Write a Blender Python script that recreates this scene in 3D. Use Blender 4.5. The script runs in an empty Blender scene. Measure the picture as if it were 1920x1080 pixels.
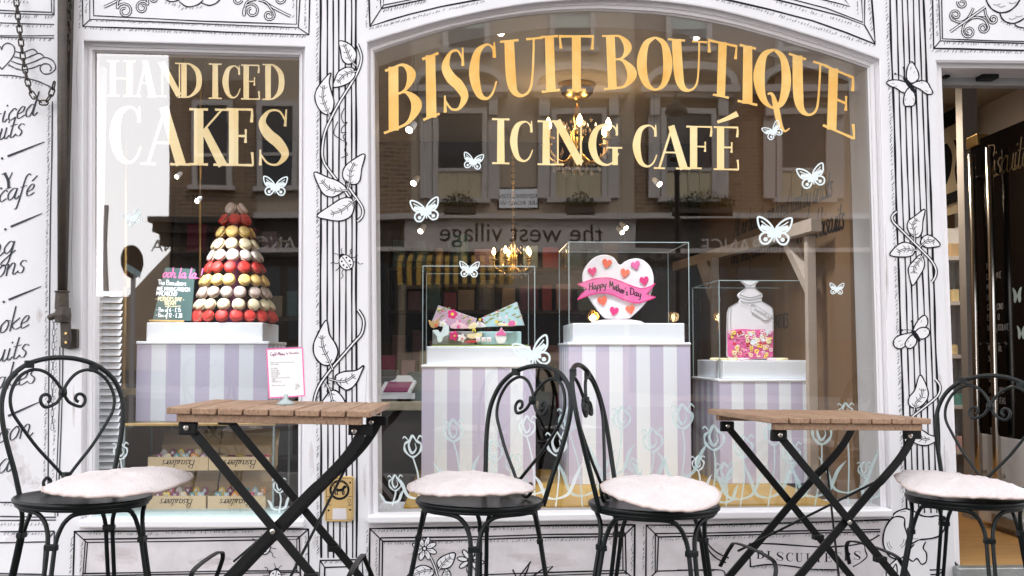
import bpy, math, random
from math import sin, cos, pi, radians as R
from mathutils import Vector as V, Matrix as MX
random.seed(7)
sc = bpy.context.scene
COL = sc.collection
# ---------------------------------------------------------------- camera
F, PITCH, YAW, EYE, DIST = 2100.0, R(3.27), R(-2.45), 0.91, 4.6
cd = bpy.data.cameras.new('camera'); cam = bpy.data.objects.new('camera', cd); COL.objects.link(cam)
cd.sensor_width = 36; cd.lens = 36 * F / 1920; cd.clip_end = 500; cd.clip_start = 0.05
cam.location = (0, -DIST, EYE); cam.rotation_euler = (pi / 2 + PITCH, 0, YAW)
sc.camera = cam
CR = (MX.Rotation(YAW, 3, 'Z') @ MX.Rotation(pi / 2 + PITCH, 3, 'X'))
CL = V((0, -DIST, EYE))
def ray(px, py): return CR @ V(((px - 960) / F, -(py - 540) / F, -1))
def P(px, py, Y=0.0):                     # a measured point of the photograph on the upright plane y = Y
    d = ray(px, py); return CL + d * ((Y + DIST) / d.y)
# ---------------------------------------------------------------- light
SUN_EL, SUN_AZ = R(48), R(28)             # hazy sun behind the shop: it lights the terrace across the street, the shopfront is in soft shade
w = bpy.data.worlds.new('World'); sc.world = w; w.use_nodes = True
nt = w.node_tree; nt.nodes.clear()
out = nt.nodes.new('ShaderNodeOutputWorld'); bg = nt.nodes.new('ShaderNodeBackground')
sky = nt.nodes.new('ShaderNodeTexSky'); sky.sky_type = 'NISHITA'; sky.sun_disc = False
sky.sun_elevation = SUN_EL; sky.sun_rotation = SUN_AZ; sky.air_density = 1.0; sky.dust_density = 2.5
tc = nt.nodes.new('ShaderNodeTexCoord'); nz = nt.nodes.new('ShaderNodeTexNoise')
nz.inputs['Scale'].default_value = 2.2; nz.inputs['Detail'].default_value = 6
rp = nt.nodes.new('ShaderNodeMapRange'); rp.inputs[1].default_value = .35; rp.inputs[2].default_value = .6
rp.inputs[3].default_value = .70; rp.inputs[4].default_value = 1.0
mxn = nt.nodes.new('ShaderNodeMix'); mxn.data_type = 'RGBA'
mxn.inputs[7].default_value = (17, 17, 17.4, 1)
L = nt.links.new
L(tc.outputs['Generated'], nz.inputs['Vector']); L(nz.outputs['Fac'], rp.inputs[0]); L(rp.outputs[0], mxn.inputs[0])
# bright patch added to the sky over the side street, whitening its reflection
vd = nt.nodes.new('ShaderNodeVectorMath'); vd.operation = 'DOT_PRODUCT'; vd.inputs[1].default_value = V((-.33, -.93, .16)).normalized()
nv = nt.nodes.new('ShaderNodeVectorMath'); nv.operation = 'NORMALIZE'; L(tc.outputs['Generated'], nv.inputs[0]); L(nv.outputs[0], vd.inputs[0])
cr2 = nt.nodes.new('ShaderNodeMapRange'); cr2.interpolation_type = 'SMOOTHSTEP'; cr2.inputs[1].default_value = .93; cr2.inputs[2].default_value = .985; L(vd.outputs['Value'], cr2.inputs[0])
mx2 = nt.nodes.new('ShaderNodeMix'); mx2.data_type = 'RGBA'; mx2.inputs[7].default_value = (38, 37.4, 38, 1); L(cr2.outputs[0], mx2.inputs[0]); L(mxn.outputs[2], mx2.inputs[6])
L(sky.outputs[0], mxn.inputs[6]); L(mx2.outputs[2], bg.inputs[0]); bg.inputs[1].default_value = 0.12
L(bg.outputs[0], out.inputs[0])
sl = bpy.data.lights.new('sun', 'SUN'); sl.energy = 2.0; sl.angle = R(10); sl.color = (1, .95, .88)
so = bpy.data.objects.new('sun', sl); COL.objects.link(so)
sd = V((sin(SUN_AZ) * cos(SUN_EL), cos(SUN_AZ) * cos(SUN_EL), sin(SUN_EL)))
so.rotation_euler = sd.to_track_quat('Z', 'Y').to_euler(); so.location = (0, -8, 12)
sc.view_settings.view_transform = 'Standard'; sc.view_settings.look = 'None'
sc.view_settings.exposure = 0.5; sc.view_settings.gamma = 1
sc.render.engine = 'CYCLES'
cy = sc.cycles; cy.max_bounces = 10; cy.diffuse_bounces = 4; cy.glossy_bounces = 5; cy.transparent_max_bounces = 24
cy.transmission_bounces = 8; cy.caustics_reflective = False; cy.caustics_refractive = False; cy.sample_clamp_indirect = 4
try:
    cy.use_denoising = True; cy.denoiser = 'OPENIMAGEDENOISE'
except Exception: pass
# ---------------------------------------------------------------- materials
def mat(name, col, rough=.5, metal=0, var=0, scale=8, bump=0, bscale=60, emit=None, es=1, col2=None, alpha=1, spec=.5, coat=0, stretch=None):
    m = bpy.data.materials.new(name); m.use_nodes = True; n = m.node_tree; b = n.nodes['Principled BSDF']
    b.inputs['Base Color'].default_value = (*col, 1); b.inputs['Roughness'].default_value = rough
    b.inputs['Metallic'].default_value = metal; b.inputs['Specular IOR Level'].default_value = spec
    if coat: b.inputs['Coat Weight'].default_value = coat; b.inputs['Coat Roughness'].default_value = .1
    t = n.nodes.new('ShaderNodeTexCoord'); vec = t.outputs['Object']
    if stretch:
        mp = n.nodes.new('ShaderNodeMapping'); mp.inputs['Scale'].default_value = stretch; n.links.new(vec, mp.inputs[0]); vec = mp.outputs[0]
    if var or col2:
        z = n.nodes.new('ShaderNodeTexNoise'); z.inputs['Scale'].default_value = scale; z.inputs['Detail'].default_value = 8
        z.inputs['Roughness'].default_value = .65
        n.links.new(vec, z.inputs['Vector']); r = n.nodes.new('ShaderNodeMapRange')
        r.inputs[1].default_value = .32; r.inputs[2].default_value = .68
        n.links.new(z.outputs['Fac'], r.inputs[0]); x = n.nodes.new('ShaderNodeMix'); x.data_type = 'RGBA'
        c2 = col2 or tuple(max(0, c * (1 - var)) for c in col)
        x.inputs[6].default_value = (*c2, 1); x.inputs[7].default_value = (*col, 1)
        n.links.new(r.outputs[0], x.inputs[0]); n.links.new(x.outputs[2], b.inputs['Base Color'])
    if bump:
        z = n.nodes.new('ShaderNodeTexNoise'); z.inputs['Scale'].default_value = bscale; z.inputs['Detail'].default_value = 5
        n.links.new(vec, z.inputs['Vector']); u = n.nodes.new('ShaderNodeBump'); u.inputs['Strength'].default_value = bump
        u.inputs['Distance'].default_value = .01
        n.links.new(z.outputs['Fac'], u.inputs['Height']); n.links.new(u.outputs[0], b.inputs['Normal'])
    if emit: b.inputs['Emission Color'].default_value = (*emit, 1); b.inputs['Emission Strength'].default_value = es
    return m
def glass(name, fac, tint=(1, 1, 1), rough=0.0, gain=.5, wave=0):
    m = bpy.data.materials.new(name); m.use_nodes = True; n = m.node_tree; n.nodes.clear()
    o = n.nodes.new('ShaderNodeOutputMaterial'); mx = n.nodes.new('ShaderNodeMixShader'); t = n.nodes.new('ShaderNodeBsdfTransparent')
    g = n.nodes.new('ShaderNodeBsdfGlossy'); g.inputs['Roughness'].default_value = rough; t.inputs[0].default_value = (*tint, 1)
    if wave:      # old float glass: a very slight ripple
        tt = n.nodes.new('ShaderNodeTexCoord'); z = n.nodes.new('ShaderNodeTexNoise'); z.inputs['Scale'].default_value = 2.3; z.inputs['Detail'].default_value = 1
        n.links.new(tt.outputs['Object'], z.inputs['Vector']); u = n.nodes.new('ShaderNodeBump'); u.inputs['Strength'].default_value = .5; u.inputs['Distance'].default_value = .0008
        n.links.new(z.outputs['Fac'], u.inputs['Height']); n.links.new(u.outputs[0], g.inputs['Normal'])
    lw = n.nodes.new('ShaderNodeLayerWeight'); lw.inputs[0].default_value = .25
    mr = n.nodes.new('ShaderNodeMapRange'); mr.inputs[3].default_value = fac; mr.inputs[4].default_value = min(1, fac + gain)
    n.links.new(lw.outputs['Fresnel'], mr.inputs[0]); n.links.new(mr.outputs[0], mx.inputs[0])
    n.links.new(t.outputs[0], mx.inputs[1]); n.links.new(g.outputs[0], mx.inputs[2]); n.links.new(mx.outputs[0], o.inputs[0])
    return m
def decal_mat(name, col, tr):
    m = mat(name, col, .6, var=.08, scale=20); n = m.node_tree; b = n.nodes['Principled BSDF']; b.inputs['Alpha'].default_value = 1 - tr; return m
M = dict(
    wall=mat('white_paint', (.79, .785, .815), .55, var=.11, scale=2.6, bump=.07, bscale=35, stretch=(1, 1, .6)),
    frame=mat('gloss_white_paint', (.79, .775, .80), .32, var=.04, scale=2.5, bump=.015, bscale=14),
    base=mat('scuffed_white_paint', (.70, .665, .69), .55, var=.22, scale=7, bump=.12, bscale=30),
    ink=mat('black_line_paint', (.007, .008, .012), .7, var=.3, scale=30, spec=.2),
    inkg=mat('grey_line_paint', (.055, .063, .08), .65, var=.35, scale=30, spec=.2),
    inkl=mat('faint_line_paint', (.17, .18, .21), .7, var=.3, scale=40),
    white=mat('white_art_paint', (.78, .775, .80), .55, var=.04),
    gold=mat('gilded_lettering', (.86, .45, .085), .3, metal=.12, col2=(.98, .70, .27), scale=5, coat=.5),
    goldl=mat('pale_gilded_lettering', (.98, .84, .50), .35, metal=.08, col2=(.95, .68, .28), scale=4, coat=.4),
    decal=mat('frosted_white_decal', (.80, .90, .92), .6, var=.08, scale=20),
    mint=mat('mint_decal', (.58, .74, .74), .6, var=.1, scale=20),
    glass=glass('window_glass', .155, (.985, .985, .98), .012, wave=1),
    mintd=decal_mat('translucent_mint_decal', (.55, .72, .72), .38), decalt=decal_mat('translucent_frosted_decal', (.78, .88, .89), .25),
    stain=decal_mat('worn_paint_stain', (.55, .46, .44), .90), crack=decal_mat('hairline_crack', (.20, .17, .16), .45),
    timber=mat('stained_timber', (.40, .33, .27), .7, var=.15),
    case=glass('display_glass', .04, (.985, .99, .99), gain=.04),
    edge=mat('polished_acrylic_edge', (.30, .37, .37), .15, spec=.8),
    black=mat('black_enamel', (.004, .007, .0075), .36, spec=.28, var=.25, scale=12, bump=.06, bscale=90),
    steel=mat('black_steel', (.004, .0045, .005), .42, spec=.3, var=.2, scale=20, bump=.08, bscale=80),
    iron=mat('rusty_dark_iron', (.022, .019, .017), .5, col2=(.05, .032, .02), scale=16, bump=.3, bscale=70),
    chrome=mat('brushed_chrome', (.55, .52, .48), .22, metal=1),
    brass=mat('brass', (.72, .50, .20), .28, metal=1, var=.2, scale=10),
    brassp=mat('brass_plate', (.80, .56, .25), .42, metal=.55, var=.18, scale=9),
    lav=mat('lavender_paint', (.565, .535, .69), .5, var=.03),
    striw=mat('cool_white_paint', (.80, .85, .92), .5, var=.02), dimgold=mat('dim_gold_leaf', (.16, .10, .03), .5),
    wht=mat('white_satin', (.83, .86, .90), .45, var=.02),
    cush=mat('cushion_cotton', (.66, .60, .60), .9, var=.14, scale=9, bump=.6, bscale=160),
    pipe=mat('cushion_piping', (.52, .43, .40), .85, var=.1, scale=10),
    leather=mat('leather_tag', (.25, .10, .05), .6),
    wall_in=mat('brown_wall', (.14, .092, .058), .75, var=.12, scale=3),
    ochre=mat('ochre_wall', (.16, .09, .04), .7, var=.12, scale=2),
    dark=mat('dark_wall', (.05, .038, .03), .7, var=.25, scale=3),
    ceil=mat('ceiling_paint', (.36, .32, .27), .8, var=.05),
    goldfl=mat('gold_platform', (.46, .28, .045), .45, metal=.3, col2=(.38, .22, .03), scale=5),
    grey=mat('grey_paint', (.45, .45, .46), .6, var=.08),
    wood=mat('oak_boards', (.44, .25, .085), .5, col2=(.30, .16, .05), scale=5, bump=.1, stretch=(1, 9, 1)),
    alu=mat('worn_aluminium', (.45, .48, .48), .35, metal=.8, var=.25, scale=14, bump=.3, bscale=120),
    kraft=mat('kraft_card', (.68, .52, .32), .75, var=.06, scale=20),
    slate=mat('green_chalkboard', (.06, .12, .115), .75, var=.15, scale=12),
    pink=mat('pink_icing', (.80, .16, .40), .45, var=.06, scale=30, bump=.1, bscale=200),
    hot=mat('deep_pink_icing', (.72, .04, .20), .45),
    coral=mat('coral_icing', (.85, .16, .09), .45),
    icing=mat('white_icing', (.85, .82, .84), .5, var=.03, scale=20, bump=.1, bscale=150),
    palep=mat('pale_pink_icing', (.86, .58, .64), .5),
    yellow=mat('yellow_icing', (.86, .66, .10), .45), cream=mat('cream_icing', (.88, .76, .46), .5),
    red=mat('red_icing', (.62, .04, .05), .45), green=mat('green_icing', (.26, .30, .10), .5),
    blue=mat('duck_egg_icing', (.42, .62, .66), .5), biscuit=mat('baked_biscuit', (.62, .40, .16), .7, var=.2, scale=30, bump=.2),
    orange=mat('orange_icing', (.86, .38, .07), .5), plum=mat('plum_icing', (.28, .06, .16), .5), teal=mat('teal_icing', (.16, .42, .44), .5),
    lilac=mat('lilac_paper', (.58, .38, .50), .6, var=.08, scale=40),
    mac_red=mat('red_macaron', (.60, .018, .025), .55, col2=(.70, .07, .04), scale=45, bump=.1, stretch=(1, 1, 5)),
    mac_yel=mat('yellow_macaron', (.88, .54, .11), .55, col2=(.84, .66, .30), scale=30, bump=.1),
    mac_cr=mat('cream_macaron', (.86, .76, .50), .55, var=.08, scale=30, bump=.1),
    mac_wh=mat('white_macaron', (.84, .76, .70), .55, var=.1, scale=30, bump=.1),
    mac_br=mat('cocoa_dusted_macaron', (.82, .72, .66), .6, col2=(.50, .34, .27), scale=40, bump=.1),
    fill=mat('macaron_filling', (.55, .36, .22), .6, var=.2, scale=40),
    paper=mat('menu_paper', (.86, .85, .87), .6), pinkp=mat('pink_print', (.80, .16, .42), .6),
    bulb=mat('lamp_glow', (1, .8, .5), .4, emit=(1, .62, .25), es=28), spot=mat('spot_glow', (1, .9, .8), .4, emit=(1, .80, .58), es=30),
    crystal=mat('cut_crystal', (.55, .45, .35), .08, metal=.6),
    stucco=mat('stucco_render', (.40, .32, .245), .8, var=.12, scale=1.2, bump=.15, bscale=12),
    trim=mat('painted_stone_trim', (.47, .43, .41), .7, var=.1, scale=2),
    pane=mat('dark_window_pane', (.02, .022, .025), .08, spec=.6), blindg=mat('green_grey_blind', (.34, .42, .40), .7),
    shut=mat('cream_shutters', (.50, .43, .30), .7, var=.1),
    awk=mat('black_canvas', (.012, .012, .012), .8), awy=mat('yellow_canvas', (.42, .25, .05), .8),
    plant=mat('window_box_leaves', (.05, .075, .025), .7, var=.5, scale=30),
    tarmac=mat('asphalt', (.05, .05, .052), .85, var=.3, scale=9, bump=.4, bscale=90),
    kerb=mat('granite_kerb', (.30, .29, .28), .8, var=.2, scale=14),
)
def brick_mat(name, c1, c2, mortar, bw, bh, ms=.012, axes='xz'):
    m = bpy.data.materials.new(name); m.use_nodes = True; n = m.node_tree; b = n.nodes['Principled BSDF']
    t = n.nodes.new('ShaderNodeTexCoord'); s = n.nodes.new('ShaderNodeSeparateXYZ'); c = n.nodes.new('ShaderNodeCombineXYZ')
    n.links.new(t.outputs['Object'], s.inputs[0]); n.links.new(s.outputs[0], c.inputs[0]); n.links.new(s.outputs[2 if axes == 'xz' else 1], c.inputs[1])
    k = n.nodes.new('ShaderNodeTexBrick'); k.inputs['Color1'].default_value = (*c1, 1); k.inputs['Color2'].default_value = (*c2, 1)
    k.inputs['Mortar'].default_value = (*mortar, 1); k.inputs['Scale'].default_value = 1; k.inputs['Mortar Size'].default_value = ms
    k.inputs['Brick Width'].default_value = bw; k.inputs['Row Height'].default_value = bh
    n.links.new(c.outputs[0], k.inputs[0]); n.links.new(k.outputs[0], b.inputs['Base Color']); b.inputs['Roughness'].default_value = .85
    return m
M['brick'] = brick_mat('stock_brick', (.24, .15, .085), (.17, .10, .06), (.28, .23, .18), .30, .10)
M['slabs'] = brick_mat('paving_slabs', (.20, .19, .18), (.17, .16, .155), (.10, .09, .085), .75, .6, .008, 'xy')
def wood_mat():
    m = mat('table_slat_wood', (.41, .265, .17), .5, col2=(.21, .12, .07), scale=5, bump=.25, bscale=26, stretch=(26, 1.6, 18))
    return m
M['slat'] = wood_mat()
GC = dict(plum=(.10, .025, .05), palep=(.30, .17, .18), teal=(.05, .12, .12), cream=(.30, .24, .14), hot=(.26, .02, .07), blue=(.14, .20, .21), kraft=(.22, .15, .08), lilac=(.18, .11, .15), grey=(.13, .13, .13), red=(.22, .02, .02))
for q in GC: M['g_' + q] = mat('dimmed_gift_wrap_' + q, GC[q], .5, var=.25, scale=22)  # darkened copies of the gift colours, dimness of the shop put into them
# ---------------------------------------------------------------- mesh tools
def cr(pts, n=6, closed=False):
    p = [tuple(q) for q in pts]; N = len(p)
    if N < 3: return p
    o = []; k = len(p[0])
    for i in range(N if closed else N - 1):
        a, b, c, d = ((p[(i - 1) % N], p[i], p[(i + 1) % N], p[(i + 2) % N]) if closed else
                      (p[max(i - 1, 0)], p[i], p[i + 1], p[min(i + 2, N - 1)]))
        for j in range(n):
            t = j / n
            o.append(tuple(.5 * (2 * b[e] + (c[e] - a[e]) * t + (2 * a[e] - 5 * b[e] + 4 * c[e] - d[e]) * t * t + (3 * b[e] - a[e] - 3 * c[e] + d[e]) * t ** 3) for e in range(k)))
    if not closed: o.append(p[-1])
    return o
def wmat(o):
    m = o.matrix_basis.copy()
    while o.parent: o = o.parent; m = o.matrix_basis @ m
    return m
class MB:
    def __init__(s): s.v = []; s.f = []; s.m = []
    def face(s, pts, mi=0):
        i = len(s.v); s.v += [V(p) for p in pts]; s.f.append(list(range(i, i + len(pts)))); s.m.append(mi); return s
    def prism(s, pts, vec, mi=0, ms=None):
        n = len(pts); i = len(s.v); vec = V(vec); s.v += [V(p) for p in pts] + [V(p) + vec for p in pts]
        s.f.append(list(range(i, i + n))); s.f.append(list(range(i + 2 * n - 1, i + n - 1, -1))); s.m += [mi, mi]
        for k in range(n):
            l = (k + 1) % n; s.f.append([i + k, i + n + k, i + n + l, i + l]); s.m.append(mi if ms is None else ms)
        return s
    def box(s, a, b, mi=0, mt=None):
        x0, y0, z0 = a; x1, y1, z1 = b
        q = [(x0, y0, z0), (x1, y0, z0), (x1, y1, z0), (x0, y1, z0)]
        if mt is not None:
            q = [mt @ V(p) for p in q]; vec = mt.to_3x3() @ V((0, 0, z1 - z0))
        else: vec = (0, 0, z1 - z0)
        return s.prism(q, vec, mi)
    def loft(s, loops, mi=0, closed=True, caps=False):
        i = len(s.v); n = len(loops[0])
        for l in loops: s.v += [V(p) for p in l]
        for a in range(len(loops) - 1):
            for k in range(n if closed else n - 1):
                l = (k + 1) % n; s.f.append([i + a * n + k, i + a * n + l, i + (a + 1) * n + l, i + (a + 1) * n + k]); s.m.append(mi)
        if caps:
            s.f.append(list(range(i + n - 1, i - 1, -1))); z = i + (len(loops) - 1) * n; s.f.append(list(range(z, z + n))); s.m += [mi, mi]
        return s
    def tube(s, pts, r, n=8, closed=False, mi=0, flat=None):
        p = [V(q) for q in pts]; N = len(p); loops = []; up = None
        for i in range(N):
            t = (p[(i + 1) % N] - p[i - 1]) if closed else (p[min(i + 1, N - 1)] - p[max(i - 1, 0)])
            t.normalize()
            if up is None:
                up = V((0, 0, 1)) if abs(t.z) < .9 else V((0, 1, 0))
            a = up - t * up.dot(t)
            if a.length < 1e-5: a = t.orthogonal()
            a.normalize(); b = t.cross(a); up = a
            rr = r(i / (N - 1)) if callable(r) else r
            loops.append([p[i] + (a * cos(2 * pi * k / n) + b * sin(2 * pi * k / n)) * rr for k in range(n)])
        if closed: loops.append(loops[0])
        return s.loft(loops, mi, True, not closed)
    def lathe(s, prof, c=(0, 0, 0), n=24, mi=0, mt=None):
        c = V(c); loops = [[c + V((r * cos(2 * pi * k / n), r * sin(2 * pi * k / n), z)) for k in range(n)] for r, z in prof]
        if mt is not None: loops = [[c + mt @ (p - c) for p in l] for l in loops]
        return s.loft(loops, mi, True, True)
    def bar(s, a, b, w, h, mi=0, up=(0, 1, 0)):
        a, b = V(a), V(b); t = (b - a).normalized(); u = V(up); u = (u - t * u.dot(t)).normalized(); v = t.cross(u)
        q = [a + u * w / 2 * i + v * h / 2 * j for i, j in ((-1, -1), (1, -1), (1, 1), (-1, 1))]
        return s.prism(q, b - a, mi)
    def strap(s, pts, w, h, up=(0, 1, 0), mi=0):
        p = [V(q) for q in pts]; N = len(p); loops = []
        for i in range(N):
            t = (p[min(i + 1, N - 1)] - p[max(i - 1, 0)]).normalized(); u = V(up); u = (u - t * u.dot(t)).normalized(); v = t.cross(u)
            loops.append([p[i] + u * w / 2 * a + v * h / 2 * b for a, b in ((-1, -1), (1, -1), (1, 1), (-1, 1))])
        return s.loft(loops, mi, True, True)
    def build(s, name, m, parent=None, smooth=False, bevel=0, seg=2, sub=0):
        me = bpy.data.meshes.new(name); vs = s.v
        if parent is not None:
            im = wmat(parent).inverted(); vs = [im @ p for p in vs]
        me.from_pydata([tuple(p) for p in vs], [], s.f)
        for q in (m if isinstance(m, (list, tuple)) else [m]): me.materials.append(M[q] if isinstance(q, str) else q)
        me.polygons.foreach_set('material_index', s.m)
        if smooth: me.polygons.foreach_set('use_smooth', [True] * len(s.f))
        me.update(); o = bpy.data.objects.new(name, me); COL.objects.link(o)
        if parent is not None: o.parent = parent
        if bevel:
            b = o.modifiers.new('b', 'BEVEL'); b.width = bevel; b.segments = seg; b.limit_method = 'ANGLE'; b.angle_limit = R(40)
        if sub:
            b = o.modifiers.new('s', 'SUBSURF'); b.levels = b.render_levels = sub
        return o
def tag(o, label, cat, group=None, kind=None):
    if label: o['label'] = label
    if cat: o['category'] = cat
    if group: o['group'] = group
    if kind: o['kind'] = kind
    return o
def thing(name, label, cat, loc=(0, 0, 0), group=None):
    o = bpy.data.objects.new(name, None); COL.objects.link(o); o.location = loc; o.empty_display_size = .1
    return tag(o, label, cat, group)
def copy_tree(o, parent=None, label=None):
    c = o.copy(); COL.objects.link(c)
    if parent is not None: c.parent = parent
    if label: c['label'] = label
    for ch in list(o.children): copy_tree(ch, c)
    return c
def box_m(cx, cy, cz, rz): return MX.Translation((cx, cy, cz)) @ MX.Rotation(rz, 4, 'Z')
# ---------------------------------------------------------------- drawing tools: brush strokes on an upright plane
class Ink(MB):
    def __init__(s, Y=-.0015, f=None): super().__init__(); s.Y = Y; s.k = 0; s.T = None; s.mp = f or (lambda x, y, o: P(x, y, s.Y - o))
    def zoom(s, ox, oy, sx): s.T = (ox, oy, sx); return s
    def _p(s, pts):
        if s.T is None: return [tuple(p) for p in pts]
        a, b, c = s.T; return [(a + p[0] / c, b + p[1] / c) + tuple(p[2:]) for p in pts]
    def off(s): s.k += 1; return 5e-6 * s.k
    def raw(s, pts, ws, mi=0):                  # pts in pixels of the photograph
        o = s.off(); n = len(pts); i0 = len(s.v)
        for i, p in enumerate(pts):
            a = pts[max(i - 1, 0)]; b = pts[min(i + 1, n - 1)]; dx, dy = b[0] - a[0], b[1] - a[1]; l = math.hypot(dx, dy) or 1
            nx, ny = -dy / l * ws[i] / 2, dx / l * ws[i] / 2
            s.v += [s.mp(p[0] + nx, p[1] + ny, o), s.mp(p[0] - nx, p[1] - ny, o)]
        for i in range(n - 1): a = i0 + 2 * i; s.f.append([a, a + 1, a + 3, a + 2]); s.m.append(mi)
        return s
    def L(s, pts, w=3, mi=0, sm=True, closed=False, taper=0, jit=.12, n=5):
        p = s._p(pts)
        if closed: p = p + [p[0]]
        if sm and len(p) > 2: p = cr(p[:-1], n, True) + [p[0]] if closed else cr(p, n)
        elif len(p) >= 2 and not closed:
            q = []
            for a, b in zip(p, p[1:]):
                k = max(1, int(math.hypot(b[0] - a[0], b[1] - a[1]) / 40)); q += [(a[0] + (b[0] - a[0]) * j / k, a[1] + (b[1] - a[1]) * j / k) for j in range(k)]
            p = q + [p[-1]]
        N = len(p); ph = random.random() * 6
        ws = [w * (1 + jit * sin(ph + i * .9)) * (1 - taper * abs(2 * i / (N - 1) - 1) ** 2) for i in range(N)]
        p = [q[:2] for q in p]
        return s.raw(p, ws, mi)
    def S(s, pts, mi=0, n=6, k=1):              # stroke with its own widths (x, y, w)
        p = cr(pts, n) if len(pts) > 2 else pts
        return s.raw([q[:2] for q in p], [q[2] * k for q in p], mi)
    def fill(s, pts, mi=0, sm=True, n=5):
        p = s._p(pts); p = cr(p, n, True) if sm else p; o = s.off()
        i = len(s.v); s.v += [s.mp(q[0], q[1], o) for q in p]; s.f.append(list(range(i, i + len(p)))); s.m.append(mi); return s
    def dot(s, x, y, r, mi=0, ry=None, n=12, rot=0):
        (x, y), = s._p([(x, y)]); ry = ry or r; T, s.T = s.T, None
        s.fill([(x + r * cos(2 * pi * k / n) * cos(rot) - ry * sin(2 * pi * k / n) * sin(rot), y + r * cos(2 * pi * k / n) * sin(rot) + ry * sin(2 * pi * k / n) * cos(rot)) for k in range(n)], mi, False); s.T = T; return s
    def double(s, pts, w, lw, mi=0, wi=1, sm=True): s.L(pts, w, mi, sm, jit=.03); return s.L(pts, w - 2 * lw, wi, sm, jit=.03)
    def leaf(s, out, rib, lw=2.4, mi=0, wi=1, veins=4):
        s.fill(out, wi); s.L(out, lw, mi, closed=True); s.double(rib, lw * 1.7, lw * .55, mi, wi)
        r = cr(s._p(rib), 6); T, s.T = s.T, None; n = len(r)
        for k in range(1, veins + 1):
            i = int(n * (k - .3) / (veins + .8)); a = r[i]; b = r[min(i + 1, n - 1)]; dx, dy = b[0] - a[0], b[1] - a[1]; l = math.hypot(dx, dy) or 1; dx /= l; dy /= l
            for sg in (-1, 1):
                ex = a[0] - dx * 4 + sg * -dy * 7; ey = a[1] - dy * 4 + sg * dx * 7
                s.L([a[:2], ((a[0] + ex) / 2 + dx, (a[1] + ey) / 2 + dy), (ex, ey)], lw * .5, mi, taper=.5)
        s.T = T; return s
    def hatch(s, a, b, ln=6, step=6, ang=-60, w=1.2, mi=2):
        (x0, y0), (x1, y1) = s._p([a, b]); T, s.T = s.T, None; kk = s.k; d = math.hypot(x1 - x0, y1 - y0); n = int(d / step)
        for i in range(n):
            t = (i + random.random() * .5) / n; x = x0 + (x1 - x0) * t + random.uniform(-1, 1); y = y0 + (y1 - y0) * t + random.uniform(-1, 1)
            q = R(ang + random.uniform(-12, 12)); l = ln * random.uniform(.6, 1.15)
            if random.random() < .06: continue
            s.L([(x, y), (x + l * cos(q), y + l * sin(q))], w * random.uniform(.7, 1.2), mi, jit=0)
        s.T = T; s.k = kk + 1; return s
    def spiral(s, cx, cy, r0, r1, a0, turns, w, lw, tail=()):
        pts = list(tail) + [(cx + (r0 + (r1 - r0) * t / 20) * cos(R(a0) + 2 * pi * turns * t / 20), cy + (r0 + (r1 - r0) * t / 20) * sin(R(a0) + 2 * pi * turns * t / 20)) for t in range(21)]
        return s.double(pts, w, lw)
    def build(s, name, m=('ink', 'white', 'inkl'), parent=None, **k):
        return MB.build(s, name, m, parent, **k)
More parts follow.
